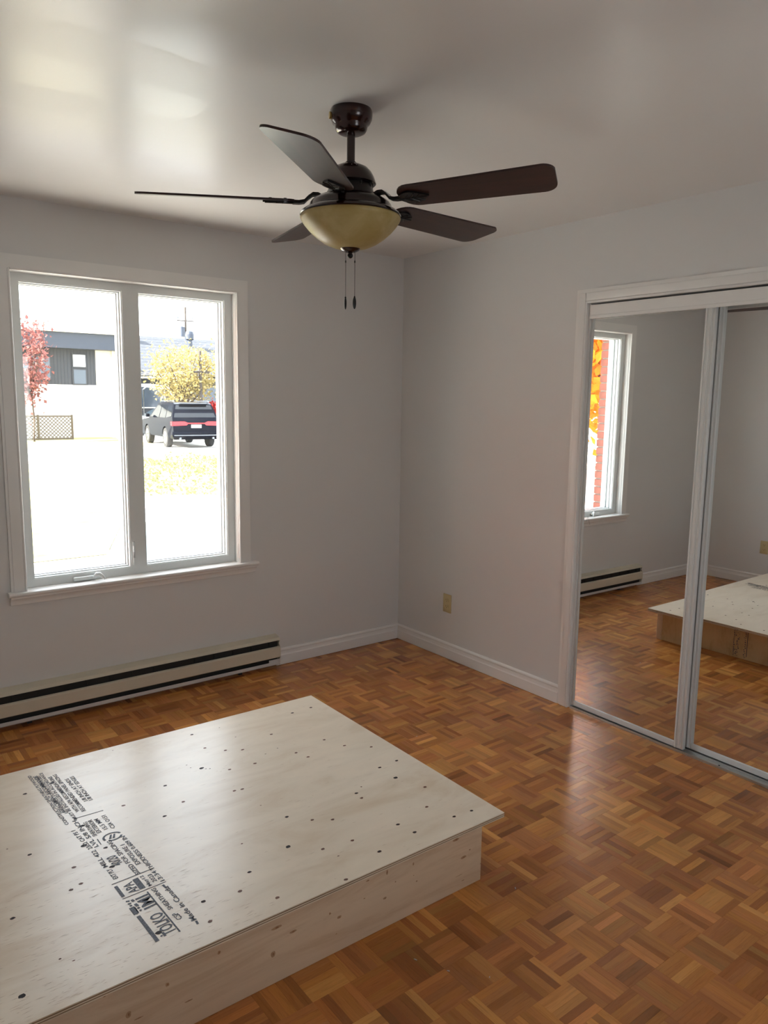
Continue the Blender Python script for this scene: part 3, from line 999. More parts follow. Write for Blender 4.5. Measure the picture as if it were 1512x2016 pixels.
# checks and grain splits in the face veneer
m = MB()
for k in range(700):
    x, y = rng.uniform(-1.8, -.95) + rng.uniform(-.1, .1), .02 + .5 * rng.random() ** 1.5
    if rng.random() < .25:
        x, y = rng.uniform(-2.0, -.02), rng.uniform(.02, 1.2)
    L = rng.uniform(.006, .034)
    a = rng.uniform(-.12, .12)
    m.add([(x, y, zk - .0002), (x + L / 2, y + a * L / 2 - .0005, zk - .0002), (x + L, y + a * L, zk - .0002), (x + L / 2, y + a * L / 2 + .0005, zk - .0002)], [(0, 1, 2, 3)])
m.build('veneer_checks', 'check_brown', top)['kind'] = 'stuff'
# knots on the front board
mk, mp = MB(), MB()
n0 = len(mk.v)


def face_disc(m, x, z, rx, rz, y):
    pts = []
    for k in range(12):
        a = 2 * math.pi * k / 12
        s = 1 + rng.uniform(-.15, .15)
        pts.append((x + rx * s * math.cos(a), y, z + rz * s * math.sin(a)))
    m.add(pts, [tuple(range(12))])


for i_, ((x, z), a_, b_) in enumerate(FK):
    z += .010
    if z > bz - .004 or z < .006:
        continue
    ra, rb = a_ * .55, min(b_ * .45, z - .002, bz - z - .001)
    face_disc(mp, x, z, ra, rb, BV - .0003)
    face_disc(mk, x + .1 * ra, z, ra * .35, rb * .45, BV - .0005)
sb = [o for o in pf.children if o.name.startswith('side_board')][0]
mp.build('knots', 'knot_pale', sb)['kind'] = 'stuff'
mk.build('knot_hearts', 'knot_heart', sb)['kind'] = 'stuff'

# ink stamp on the sheet: text, bars and emblem
stamp = empty('ink_stamp', (0, 0, 0))
stamp.parent = top
texts = []


def text_mesh(s, a, b, hgt=None, z=PZ + .0006):
    cu = bpy.data.curves.new('t', 'FONT')
    cu.body = s
    cu.size = 1
    cu.resolution_u = 2
    cu.offset = .018
    ob = bpy.data.objects.new('t', cu)
    COL.objects.link(ob)
    texts.append((ob, Vector((*a, 0)), Vector((*b, 0)), hgt, z))


HG = {'TOLKO': .036, 'IMI': .036, 'CSP': .016, 'SHEATHING': .013, 'Made in Canada': .015, 'APA': .028, '40/20': .030, 'May12': .013, '2023': .013, '13:34': .013}
for s, a, b in TEXTS:
    text_mesh(s, a, b, HG.get(s, .0140 if len(s) < 26 else .0115))
# printing on the end board, seen in the mirror
bpy.context.view_layer.update()
dg = bpy.context.evaluated_depsgraph_get()
ink = MB()
for ob, a, b, hgt, z in texts:
    me = bpy.data.meshes.new_from_object(ob.evaluated_get(dg))
    xs = [v.co.x for v in me.vertices]
    ys = [v.co.y for v in me.vertices]
    wd, ht_ = max(xs) - min(xs), max(ys) - min(ys)
    d = b - a
    L = d.length
    d.normalize()
    up = Vector((-d.y, d.x, 0))
    kx, ky = L * 1.06 / wd, hgt / ht_
    vs_ = [a - d * L * .03 + d * ((v.co.x - min(xs)) * kx) + up * ((v.co.y - min(ys)) * ky - hgt / 2) + Vector((0, 0, z)) for v in me.vertices]
    ink.add(vs_, [tuple(p.vertices) for p in me.polygons])
    bpy.data.meshes.remove(me)
    cu = ob.data
    bpy.data.objects.remove(ob)
    bpy.data.curves.remove(cu)
for a, b, wd in BARS:
    a, b = Vector((*a, PZ + .0006)), Vector((*b, PZ + .0006))
    d = (b - a).normalized()
    nrm = Vector((-d.y, d.x, 0)) * wd / 2
    ink.add([a - nrm, b - nrm, b + nrm, a + nrm], [(0, 1, 2, 3)])
rc = Vector((-1.0953, .6110, PZ + .0006))
for (r0, r1, a0, a1) in ((.023, .030, .3, 3.6), (.023, .030, 4.0, 6.0)):
    n = 24
    vv = []
    for k in range(n + 1):
        a = a0 + (a1 - a0) * k / n
        for r_ in (r0, r1):
            vv.append(rc + Vector((r_ * math.cos(a), r_ * .8 * math.sin(a), 0)))
    ink.add(vv, [(2 * k, 2 * k + 1, 2 * k + 3, 2 * k + 2) for k in range(n)])
ink.add([rc + Vector(q) for q in ((-.014, -.010, 0), (-.004, .012, 0), (.002, .012, 0), (-.006, -.010, 0))], [(0, 1, 2, 3)])
ink.add([rc + Vector(q) for q in ((-.003, -.010, 0), (.007, .012, 0), (.012, .010, 0), (.004, -.012, 0))], [(0, 1, 2, 3)])
bpy.data.objects.remove(stamp)
# drop ink meshes' faces straight onto the sheet
ink.build('ink_stamp', 'stamp_ink', top, label='dark grey grade stamp lettering')['kind'] = 'stuff'
m = MB()
ex = sx1 - .004 + .0004
yc = .64
m.add([(ex, yc - .045, .02), (ex, yc - .041, .02), (ex, yc - .041, .19), (ex, yc - .045, .19)], [(0, 1, 2, 3)])
for row, (yy, w_) in enumerate(((yc - .03, .006), (yc + .02, .012), (yc + .04, .003))):
    z = .012
    while z < .196:
        h_ = rng.uniform(.003, .009)
        for q in range(2):
            o_ = rng.uniform(-w_, w_)
            m.add([(ex, yy + o_ - .002, z), (ex, yy + o_ + .003, z + .001), (ex, yy + o_ + .003, z + h_), (ex, yy + o_ - .002, z + h_ - .001)], [(0, 1, 2, 3)])
        z += h_ + rng.uniform(.002, .006)
m.build('ink_print', 'stamp_ink', eb)['kind'] = 'stuff'

# wood chips left on the floor
for (px_, py_, L, r_, lab) in ((-.866, -1.233, .006, .3, 'tiny white chip on the parquet between platform and closet corner'),
                              (-1.798, -2.337, .010, 1.9, 'tiny pale wood sliver on the parquet nearest the platform board'),
                              (-1.752, -2.425, .008, 2.2, 'tiny pale wood sliver on the parquet, second from the platform board'),
                              (-1.676, -2.510, .005, .6, 'tiny white crumb on the parquet in front of the platform'),
                              (-1.331, -2.287, .009, 1.0, 'tiny pale curl of wood on the parquet off the platform corner')):
    c = MB().prism([(-L / 2, -.0006), (0, -.0012), (L / 2, -.0004), (L / 2, .0005), (0, .0012), (-L / 2, .0006)], .0004, .0016, 'z').build('wood_chip', 'paper_white')
    c.location = (px_, py_, 0)
    c.rotation_euler = (0, 0, r_)
    tag(c, lab, 'wood chip', 'wood chips on the floor')

# ------------------------------------------------------------------ ceiling fan
FX, FYY = -1.6626, -1.7959
fan = empty('ceiling_fan', (FX, FYY, H))
tag(fan, 'dark bronze five-blade ceiling fan with amber glass bowl light', 'ceiling fan')


def fp(m, name, mat, parent=None, smooth=35, label=None):
    o = m.build(name, mat, parent or fan, smooth, label)
    return o


Z = lambda prof: [(r, z - H) for r, z in prof]
cn = fp(MB().lathe(Z([(.062, 2.440), (.0645, 2.434), (.0650, 2.424), (.0635, 2.413), (.058, 2.402), (.0515, 2.396), (.0500, 2.392), (.0490, 2.384), (.044, 2.376), (.034, 2.371), (.018, 2.3695)])), 'canopy', 'fan_bronze')
bd_ = (-R0 * .88 - Vector((FW.x, FW.y, 0)).normalized() * .25).normalized()
m = MB()
m.tube([bd_ * .058 + Vector((0, 0, -.022)), bd_ * .068 + Vector((0, 0, -.022))], [.011, .010], 16)
fp(m, 'badge', 'brass', cn)
fp(MB().lathe(Z([(.0125, 2.372), (.0125, 2.284)]), seg=24), 'downrod', 'fan_bronze')
fp(MB().lathe(Z([(.016, 2.290), (.018, 2.288), (.018, 2.2805), (.016, 2.280)]), seg=24), 'collar', 'fan_black')
mh_ = fp(MB().lathe(Z([(.015, 2.2825), (.036, 2.2800), (.052, 2.2725), (.064, 2.260), (.072, 2.246), (.0775, 2.230), (.078, 2.2265), (.074, 2.2235), (.060, 2.2235)])), 'motor_housing', 'fan_bronze')
sd = (FW * -.95 + R0 * .22); sd.z = 0; sd.normalize()
s1 = Vector((-sd.y, sd.x, 0))
q0 = sd * .0575 + Vector((0, 0, 2.2635 - H))
upv = (Vector((0, 0, 1)) * .75 - sd * .62).normalized()
m = MB().add([q0 - s1 * .008 + sd * .002, q0 + s1 * .008 + sd * .002, q0 + s1 * .008 + upv * .008 + sd * .002, q0 - s1 * .008 + upv * .008 + sd * .002], [(0, 1, 2, 3)])
fp(m, 'sticker', 'paper_white', mh_)
fp(MB().lathe(Z([(.055, 2.2240), (.066, 2.2225), (.067, 2.216), (.070, 2.206), (.076, 2.196), (.082, 2.188), (.060, 2.186)])), 'flywheel', 'fan_black')
m = MB()
for k in range(10):
    a = 2 * math.pi * (k + .3) / 10
    m.tube([(.066 * math.cos(a), .066 * math.sin(a), 2.2130 - H), (.066 * math.cos(a), .066 * math.sin(a), 2.2235 - H)], .0038, 8)
fp(m, 'flywheel_screws', 'fan_black')['kind'] = 'stuff'
fp(MB().lathe(Z([(.060, 2.1885), (.092, 2.1865), (.102, 2.183), (.105, 2.180), (.112, 2.177), (.121, 2.171), (.126, 2.164), (.128, 2.156), (.131, 2.151), (.143, 2.146), (.153, 2.139), (.157, 2.133), (.155, 2.130), (.140, 2.130)])), 'light_kit', 'fan_bronze')
fp(MB().lathe(Z([(.140, 2.1305), (.1535, 2.1295), (.1555, 2.125), (.1525, 2.117), (.143, 2.103), (.128, 2.086), (.108, 2.068), (.084, 2.052), (.058, 2.0405), (.034, 2.035), (.012, 2.034)]), seg=64), 'glass_bowl', 'bowl_glass', smooth=60)
fn = fp(MB().lathe(Z([(.030, 2.0385), (.0315, 2.035), (.028, 2.030), (.020, 2.0255), (.011, 2.023), (.006, 2.022), (.006, 2.019)]), seg=32), 'finial', 'fan_bronze')
fp(MB().sphere((0, 0, 2.0145 - H), .0088, 16, 10), 'finial_ball', 'fan_black', fn)
rh = Vector((RT.x, RT.y, 0)).normalized()
for k, (off, zb, thin) in enumerate(((-.0140, 1.8885, True), (.0145, 1.8905, False))):
    c0 = rh * off
    m = MB()
    z = 2.027
    while z > zb:
        m.sphere((c0.x, c0.y, z - H), .0013, 6, 4)
        z -= .0030
    m.tube([(c0.x, c0.y, 2.026 - H), (c0.x, c0.y, zb - H)], .0004, 5)
    m.tube([(c0.x, c0.y, 2.000 - H), (c0.x, c0.y, 1.993 - H)], [.0018, .0022], 8)
    ch = fp(m, 'pull_chain', 'fan_black', smooth=60)
    fb = MB().sphere((c0.x, c0.y, zb - .019 - H), .019, 14, 10, (.14, .30, 1) if thin else (.34, .14, 1))
    fb.lathe([(.0016, zb + .002 - H), (.0030, zb - .001 - H), (.0016, zb - .004 - H)], c0.x, c0.y, 10)
    fp(fb, 'pull_fob', 'fan_black', ch, 60)

# one blade with its iron, then four copies
ZB = 2.171 - H


def arc(cx, cy, r, a0, a1, n=7):
    return [(cx + r * math.cos(rad(a0 + (a1 - a0) * k / n)), cy + r * math.sin(rad(a0 + (a1 - a0) * k / n))) for k in range(n + 1)]


x0, x1 = .165, .652
outl = arc(x1 - .030, -.070 + .030, .030, -90, 0) + arc(x1 - .012 - .045, .070 - .045, .045, 5, 90) + \
       [(x0 + .075, .060)] + arc(x0 + .055, .012, .048, 90, 180, 5) + arc(x0 + .055, -.012, .048, 180, 270, 5) + [(x0 + .075, -.060)]
m = MB().prism(outl, -.003, .003, 'z')
blade_me = m.mesh('blade'); blade_me.materials.append(MATS['blade_wood'])
m = MB()
cs = [(.062, -.002), (.085, .008), (.100, .016), (.116, .016), (.130, .006), (.142, -.006), (.158, -.009), (.178, -.009)]
for side in (0,):
    vs_, fs_ = [], []
    for (x, z) in cs:
        hw = .016 if x < .1 else (.013 if x < .15 else .012)
        vs_ += [(x, -hw, z - .005), (x, hw, z - .005), (x, hw, z + .004), (x, -hw, z + .004)]
    for k in range(len(cs) - 1):
        for q in range(4):
            q2 = (q + 1) % 4
            fs_.append((4 * k + q, 4 * k + q2, 4 * k + 4 + q2, 4 * k + 4 + q))
    fs_ += [(3, 2, 1, 0), tuple(4 * (len(cs) - 1) + q for q in range(4))]
    m.add(vs_, fs_)
arm_me = m.mesh('blade_arm'); arm_me.materials.append(MATS['fan_black'])
m = MB()
leafp = [(.168 + .100 * u, .034 * math.sin(math.pi * u ** .8) * s) for s, us in ((1, [k / 10 for k in range(11)]), (-1, [k / 10 for k in range(9, 0, -1)])) for u in us]
m.prism(leafp, -.0085, -.003, 'z')
for s in (-1, 1):
    for q in range(3):
        u = .25 + q * .22
        m.tube([(.178 + .09 * (u - .12), .002 * s, -.0090), (.178 + .09 * (u + .08), .024 * math.sin(math.pi * u) * s, -.0090)], .0018, 6)
m.tube([(.172, 0, -.009), (.262, 0, -.009)], .002, 6)
for (x, y) in ((.20, .016), (.20, -.016), (.245, 0)):
    m.tube([(x, y, .003), (x, y, .0055)], .0045, 8)
plate_me = m.mesh('blade_plate'); plate_me.materials.append(MATS['fan_black'])
for me_ in (arm_me, plate_me):
    for p in me_.polygons:
        p.use_smooth = True
    me_.set_sharp_from_angle(angle=rad(40))
for k in range(5):
    a = rad(-66.2 + 72 * k)
    bl_ = link_copy(blade_me, 'blade', fan, (0, 0, ZB), Euler((rad(-12.5), 0, a), 'XYZ'))
    link_copy(plate_me, 'blade_plate', bl_)
    link_copy(arm_me, 'blade_arm', fan, (0, 0, ZB + .004), (0, 0, a))

# ================================================================== outdoors
def gz(y):
    return -.95 if y < 5 else (-.95 + .5 * min(1, (y - 5) / 9.0))


def ground(name, x0, x1, y0, y1, mat, dz, label, cat):
    m = MB()
    ny = max(2, int((y1 - y0) / 1.0))
    vs_ = []
    for k in range(ny + 1):
        y = y0 + (y1 - y0) * k / ny
        vs_ += [(x0, y, gz(y) + dz), (x1, y, gz(y) + dz)]
    m.add(vs_, [(2 * k, 2 * k + 1, 2 * k + 3, 2 * k + 2) for k in range(ny)])
    return struct(m.build(name, mat), label, cat)


ground('ground', -70, 80, .3, 140, 'concrete', 0, 'pale sunlit ground outside the window', 'ground')
ground('lawn', -2.0, 8.6, 7.6, 20.0, 'lawn', .012, 'sunlit front lawn beyond the driveway', 'lawn')
ground('road', -70, 80, 20.6, 24.8, 'asphalt', .012, 'street between the lawn and the parked cars', 'road')
ground('lawn_across', -12, 9.0, 26.0, 34, 'lawn', .012, 'pale lawn in front of the house across the street', 'lawn')


# low leafy ground cover on the bank
def leaves(n, fn_, size, seed):
    r_ = random.Random(seed)
    m = MB()
    for _ in range(n):
        c = fn_(r_)
        s = size * r_.uniform(.6, 1.3)
        q = Euler((r_.uniform(-1.2, 1.2), r_.uniform(-1.2, 1.2), r_.uniform(0, 6.3))).to_matrix()
        pts = [(-.5, 0, 0), (-.1, -.32, .06), (.5, 0, 0), (-.1, .32, .06)]
        m.add([Vector(c) + q @ (Vector(p) * s) for p in pts], [(0, 1, 2), (0, 2, 3)])
    return m


def bank(r_):
    y = r_.uniform(10.9, 19.5)
    x = 2.1 + (y - 10.7) * .365 + r_.uniform(0, 1) * (1.9 + .08 * (y - 10.7))
    return (x, y, gz(y) + r_.uniform(0, .30) * (.4 + .6 * math.sin(x * 1.7) ** 2))


o = leaves(1900, bank, .10, 3).build('ground_cover', 'lawn_leaf')
tag(o, 'low yellow-green leafy ground cover on the lawn', 'ground cover', kind='stuff')


def tree(name, label, base, trunk_h, crown, radii, n, size, mat, seed, group=None, trunk_r=.12):
    r_ = random.Random(seed)
    e = empty(name, base)
    tag(e, label, 'tree', group)
    bx, by, bz_ = base
    c = Vector(crown) - Vector(base)
    m = MB().tube([(0, 0, -.1), (.05, .03, trunk_h * .5), (c.x * .6, c.y * .6, trunk_h), tuple(c)], [trunk_r, trunk_r * .8, trunk_r * .6, trunk_r * .2], 8)
    tk = m.build('trunk', 'bark', e, 50)
    m = MB()
    tips = []
    for k in range(16):
        a, u = r_.uniform(0, 6.28), r_.uniform(-.6, .9)
        tip = c + Vector((radii[0] * .75 * math.cos(a), radii[1] * .75 * math.sin(a), radii[2] * u * .8))
        st = Vector((c.x * .5, c.y * .5, trunk_h * r_.uniform(.75, 1.05)))
        mid_ = st.lerp(tip, .5) + Vector((0, 0, .1))
        m.tube([st, mid_, tip], [trunk_r * .35, trunk_r * .22, .012], 5)
        tips += [tip, mid_]
    m.build('branches', 'bark', tk)

    def pos(rr):
        if rr.random() < .55:
            t_ = rr.choice(tips)
            return t_ + Vector((rr.gauss(0, .28 * radii[0]), rr.gauss(0, .28 * radii[1]), rr.gauss(0, .24 * radii[2])))
        a, b_ = rr.uniform(0, 6.28), rr.uniform(-1, 1)
        k_ = rr.uniform(.3, 1) ** .5
        s_ = math.sqrt(1 - b_ * b_)
        return c + Vector((radii[0] * k_ * s_ * math.cos(a), radii[1] * k_ * s_ * math.sin(a), radii[2] * k_ * b_))
    leaves(n, pos, size, seed + 1).build('foliage', mat, e)
    return e


tree('tree', 'red-leaved tree at the left edge of the window view', (4.93, 31.2, -.45), 2.0, (4.93, 31.2, 3.0), (.80, .8, 1.9), 1300, .20, 'leaf_red', 21, trunk_r=.05)
tree('tree', 'golden autumn tree behind the black parked vehicle', (11.9, 32.0, -.45), 1.7, (12.1, 32.0, 2.6), (1.8, 1.3, 1.5), 3600, .17, 'leaf_gold', 22)
tree('tree', 'green shrub-like tree beside the wooden pole across the street', (14.5, 31.6, -.45), 1.2, (14.5, 31.6, 1.9), (.7, .7, 1.2), 700, .22, 'leaf_green', 23)
tree('tree', 'blazing orange tree seen through the window in the mirror', (-17.6, 11.6, -.6), 2.4, (-17.6, 11.6, 4.9), (5.2, 5.2, 4.3), 22000, .32, 'leaf_orange', 24, trunk_r=.22)
o = leaves(500, lambda r_: (13.3 + r_.gauss(0, .28), 31.0 + r_.gauss(0, .2), 1.05 + r_.gauss(0, .14)), .16, 31).build('foliage', 'leaf_scarlet')
sh = empty('red_shrub', (13.3, 31.0, -.45))
tag(sh, 'small scarlet shrub right of the black vehicle', 'shrub')
o.parent = sh
o.matrix_parent_inverse = Matrix.Translation((-13.3, -31.0, .45))
o = MB().tube([(13.3, 31.0, -.5), (13.3, 31.0, 1.0)], [.03, .01], 6).build('stem', 'bark', sh)
o.matrix_parent_inverse = Matrix.Translation((-13.3, -31.0, .45))


# ---- vehicles
def loft(profile, width):
    """closed side outline (y,z); width(z) gives the half width"""
    n = len(profile)
    m = MB()
    vs_ = [(-width(y, z), y, z) for y, z in profile] + [(width(y, z), y, z) for y, z in profile]
    m.add(vs_, [tuple(range(n)), tuple(range(n, 2 * n))[::-1]] + [(i, (i + 1) % n, (i + 1) % n + n, i + n) for i in range(n)])
    return m


def wheel(parent, x, y, r):
    side = 1 if x > 0 else -1
    prof = [(r - .06, -.11), (r - .015, -.11), (r, -.085), (r, .085), (r - .015, .11), (r - .06, .11)]
    m = MB().lathe([(a, b) for a, b in prof], 0, 0, 28)
    q = Matrix.Translation((x, y, r)) @ Matrix.Rotation(math.pi / 2, 4, 'Y')
    m.v = [tuple(q @ Vector(v)) for v in m.v]
    t_ = m.build('wheel', 'tyre', parent, 40)
    m = MB().lathe([(r * .66, .112), (r * .60, .118), (r * .16, .105), (.02, .10)], 0, 0, 24)
    for k in range(5):
        a = 2 * math.pi * k / 5
        m.tube([(.05 * math.cos(a), .05 * math.sin(a), .11), (r * .6 * math.cos(a), r * .6 * math.sin(a), .118)], .022, 6)
    q = Matrix.Translation((x, y, r)) @ Matrix.Rotation(math.pi / 2 * side, 4, 'Y')
    m.v = [tuple(q @ Vector(v)) for v in m.v]
    m.build('rim', 'rim_metal', t_, 40)


def quad_on(m, pts, d):
    m.add([tuple(Vector(p) + Vector(d)) for p in pts], [tuple(range(len(pts)))])


def car(name, label, loc, heading, paint, suv):
    e = empty(name, loc, heading)
    tag(e, label, 'car')
    if suv:
        wl, ws, r = 1.42, -1.50, .39
        body = [(-2.48, .34), (-2.56, .48), (-2.57, .74), (-2.50, .98), (-2.44, 1.14), (1.10, 1.14), (1.25, 1.10), (2.25, 1.02), (2.46, .92), (2.52, .70), (2.48, .32)]
        house = [(-2.44, 1.13), (-2.30, 1.45), (-2.16, 1.72), (-1.95, 1.78), (-.6, 1.80), (.25, 1.74), (1.25, 1.11)]
        hw, roofw = .97, .72
        z0, z1 = 1.13, 1.80
    else:
        wl, ws, r = 1.35, -1.35, .33
        body = [(-2.25, .30), (-2.34, .45), (-2.34, .72), (-2.25, .92), (-1.6, .97), (.9, .97), (1.9, .88), (2.22, .74), (2.30, .55), (2.25, .28)]
        house = [(-1.75, .96), (-1.1, 1.34), (-.7, 1.42), (.0, 1.43), (.35, 1.38), (1.05, .96)]
        hw, roofw = .89, .62
        z0, z1 = .96, 1.43
    # wheel arches
    prof = list(body)
    bot = []
    for yc_ in (wl, ws):
        bot += [(yc_ + (r + .06) * math.cos(rad(a)), r + (r + .06) * math.sin(rad(a))) for a in range(0, 181, 20)]
    prof = prof + [(y, max(z, .27)) for y, z in bot]
    wf = lambda y, z: hw - (.05 if z < .42 else 0) - .05 * max(0, (abs(y) - 1.9) / .6) ** 2 - (.03 if z > z0 - .04 else 0)
    b_ = loft(prof, wf).build('body', paint, e, 30)
    hf = lambda y, z: hw - .05 - (hw - .05 - roofw) * max(0, (z - z0) / (z1 - z0)) ** 1.2
    c_ = loft(house, hf).build('cabin', paint, e, 30)
    m = MB()
    # side glass, split by pillars
    if suv:
        panes = [[(.95, 1.17), (.22, 1.64), (-.42, 1.69), (-.42, 1.17)], [(-.50, 1.17), (-.50, 1.69), (-1.35, 1.68), (-1.42, 1.17)], [(-1.50, 1.17), (-1.44, 1.67), (-2.08, 1.62), (-2.26, 1.25)]]
        back = [(-2.40, 1.20), (-2.17, 1.68)]
        front = [(1.20, 1.16), (.32, 1.70)]
    else:
        panes = [[(.78, .99), (.28, 1.32), (-.25, 1.36), (-.28, .99)], [(-.34, .99), (-.31, 1.36), (-.85, 1.33), (-1.2, 1.08), (-1.2, .99)]]
        back = [(-1.68, 1.0), (-1.15, 1.31)]
        front = [(1.0, 1.0), (.38, 1.36)]
    for s in (-1, 1):
        for pn in panes:
            quad_on(m, [(s * (hf(y, z) + .006), y, z) for y, z in pn], (0, 0, 0))
    for (ya, za), (yb, zb_), dy in ((back[0], back[1], -.012), (front[0], front[1], .012)):
        a_, b2 = hf(ya, za) - .07, hf(yb, zb_) - .07
        quad_on(m, [(-a_, ya, za), (a_, ya, za), (b2, yb, zb_), (-b2, yb, zb_)], (0, dy, .010))
    m.build('glass', 'car_glass_sky_tint' if paint == 'car_white' else 'car_glass', c_)
    for s in (-1, 1):
        for yw in (wl, ws):
            wheel(e, s * (hw - .12), yw, r)
    ye = body[2][0]
    if suv:
        m = MB()
        for s in (-1, 1):
            m.add([(s * .93, -2.52, .88), (s * .38, -2.565, .90), (s * .30, -2.565, .99), (s * .45, -2.545, 1.06), (s * .93, -2.50, 1.05), (s * .93, -2.30, 1.05), (s * .93, -2.30, .90)], [(0, 1, 2, 3, 4), (0, 4, 5, 6)])
            m.v[-7:] = [(x * 1.02, y - .012, z) for x, y, z in m.v[-7:]]
        m.box((-.34, -2.575, .96), (.34, -2.50, 1.0))
        m.build('tail_lamps', 'lamp_red', e)
        MB().box((-.20, -2.585, .80), (.20, -2.55, .93)).build('number_plate', 'plate_white', e)
        m = MB().box((-.96, -2.63, .42), (.96, -2.40, .66), .04)
        m.build('bumper', paint, e, 40)
        MB().box((-.90, -2.645, .50), (.90, -2.60, .53)).build('bumper_trim', 'rim_metal', e)
        for s in (-1, 1):
            MB().tube([(s * .66, -2.64, .40), (s * .66, -2.35, .40)], .045, 10).build('exhaust_pipe', 'rim_metal', e, 40)
            MB().tube([(s * .70, -2.0, 1.80), (s * .70, -1.9, 1.84), (s * .70, .0, 1.83), (s * .70, .1, 1.77)], .018, 6).build('roof_rail', 'rim_metal', e, 40)
        MB().box((-.55, -2.30, 1.70), (.55, -2.14, 1.75), .015).build('spoiler', paint, e, 40)
    else:
        for s in (-1, 1):
            MB().box((s * .80, ye + .02, .66), (s * .45, ye - .012, .80)).build('tail_lamp', 'lamp_red', e)
            MB().box((s * .84, 2.12, .60), (s * .50, 2.27, .70)).build('head_lamp', 'plate_white', e)
        MB().box((-.2, ye - .014, .52), (.2, ye, .64)).build('number_plate', 'plate_white', e)
        m = MB().tube([(-.45, .98, .985), (.10, 1.0, .99)], .012, 6).tube([(.05, .98, .985), (.60, 1.0, .99)], .012, 6)
        m.build('wipers', 'tyre', e)
    for s in (-1, 1):
        MB().box((s * (hw + .02), .78 if suv else .62, z0 + .02), (s * (hw + .17), .90 if suv else .72, z0 + .16), .02).build('door_mirror', paint, e, 40)
    return e


car('parked_suv', 'black sport utility vehicle parked across the street, rear lights towards the window', (9.72, 27.1, -.45), rad(-7), 'car_black', True)
car('parked_car', 'white sedan in the driveway just outside the window', (.42, 4.2, -.95), rad(-23.5), 'car_white', False)
car('parked_car', 'blue car half hidden right of the black vehicle', (16.3, 34.9, -.45), rad(-9), 'car_blue', False)
car('parked_car', 'white car ahead of the black vehicle across the street', (12.5, 35.6, -.45), rad(86), 'car_white', False)


# ---- houses across the street
def house_a():
    e = empty('house', (4.0, 34.0, -.45))
    tag(e, 'dark-sided flat-roofed house across the street in the left pane', 'house')
    iv = Matrix.Translation((-4.0, -34.0, .45))

    def P(m, name, mat, par=None):
        o = m.build(name, mat, par or e)
        o.matrix_parent_inverse = iv if par is None else Matrix.Identity(4)
        return o
    P(MB().box((-4, 34, -.5), (9.8, 42, 2.05)), 'lower_wall', 'stucco_white')
    uw = P(MB().box((-4, 34.0, 2.05), (8.5, 42, 4.2)), 'upper_wall', 'siding_dark')
    P(MB().box((8.5, 34.0, 2.05), (9.8, 42, 4.2)), 'brick_wall', 'brick_pale')
    P(MB().box((-4.5, 33.3, 3.70), (9.7, 42.5, 4.42)), 'fascia', 'fascia_dark')
    P(MB().box((-4.7, 33.1, 4.42), (9.9, 42.7, 4.50)), 'roof', 'stucco_white')
    for (x0_, x1_, za, zb_, pm) in ((7.45, 8.0, 2.9, 3.45, 'pane_light'), (7.45, 8.0, 2.1, 2.75, 'pane_dark'), (4.6, 6.4, 2.3, 3.3, 'pane_dark'), (1.0, 2.6, 2.3, 3.3, 'pane_dark')):
        f = P(MB().box((x0_ - .06, 33.94, za - .06), (x1_ + .06, 34.0, zb_ + .06)), 'window', 'siding_dark')
        o = MB().box((x0_, 33.92, za), (x1_, 33.95, zb_)).build('pane', pm, f)
    # seams between siding boards
    for k in range(14):
        P(MB().box((6.45 + k * .15, 33.985, 2.05), (6.46 + k * .15, 34.0, 3.75)), 'siding_batten', 'fascia_dark')
    P(MB().tube([(9.3, 33.9, -.4), (9.3, 33.9, 3.8)], .05, 8), 'downspout', 'steel_white')
    return e


def house_b():
    e = empty('house', (17.0, 38.0, -.45))
    tag(e, 'house with grey shingle roof and white eave in the right pane', 'house')
    iv = Matrix.Translation((-17.0, -38.0, .45))

    def P(m, name, mat, par=None):
        o = m.build(name, mat, par or e)
        o.matrix_parent_inverse = iv if par is None else Matrix.Identity(4)
        return o
    P(MB().box((11.3, 38.0, -.5), (23, 46, 2.6)), 'wall', 'siding_dark')
    P(MB().box((10.6, 37.1, 2.52), (23.7, 37.25, 2.72)), 'eave_board', 'stucco_white')
    rf = P(MB().prism([(37.1, 2.70), (42.0, 5.10), (46.9, 2.70), (46.9, 2.60), (37.1, 2.60)], 10.6, 23.7, 'x'), 'roof', 'shingle_grey')
    # shingle courses
    for k in range(13):
        y = 37.1 + k * .38
        z = 2.70 + k * .38 * 2.4 / 4.9
        P(MB().prism([(y, z + .001), (y, z + .012), (y + .4, z + .4 * 2.4 / 4.9 + .005), (y + .4, z + .4 * 2.4 / 4.9)], 10.6, 23.7, 'x'), 'shingle_course', 'shingle_grey')
    v = P(MB().lathe([(.02, 5.55), (.22, 5.45), (.26, 5.3), (.26, 5.0), (.16, 4.95), (.16, 4.5)], 16.2, 40.7, 18), 'roof_vent', 'fascia_dark')
    P(MB().box((12.6, 41.0, 4.6), (12.9, 41.4, 5.3)), 'chimney_flue', 'fascia_dark')
    for (x0_, x1_) in ((12.0, 13.4), (15.0, 16.6), (18.2, 19.8)):
        f = P(MB().box((x0_ - .07, 37.93, .9), (x1_ + .07, 38.0, 2.2)), 'window', 'stucco_white')
        MB().box((x0_, 37.9, .97), (x1_, 37.94, 2.13)).build('pane', 'pane_dark', f)
    return e


house_a()
house_b()

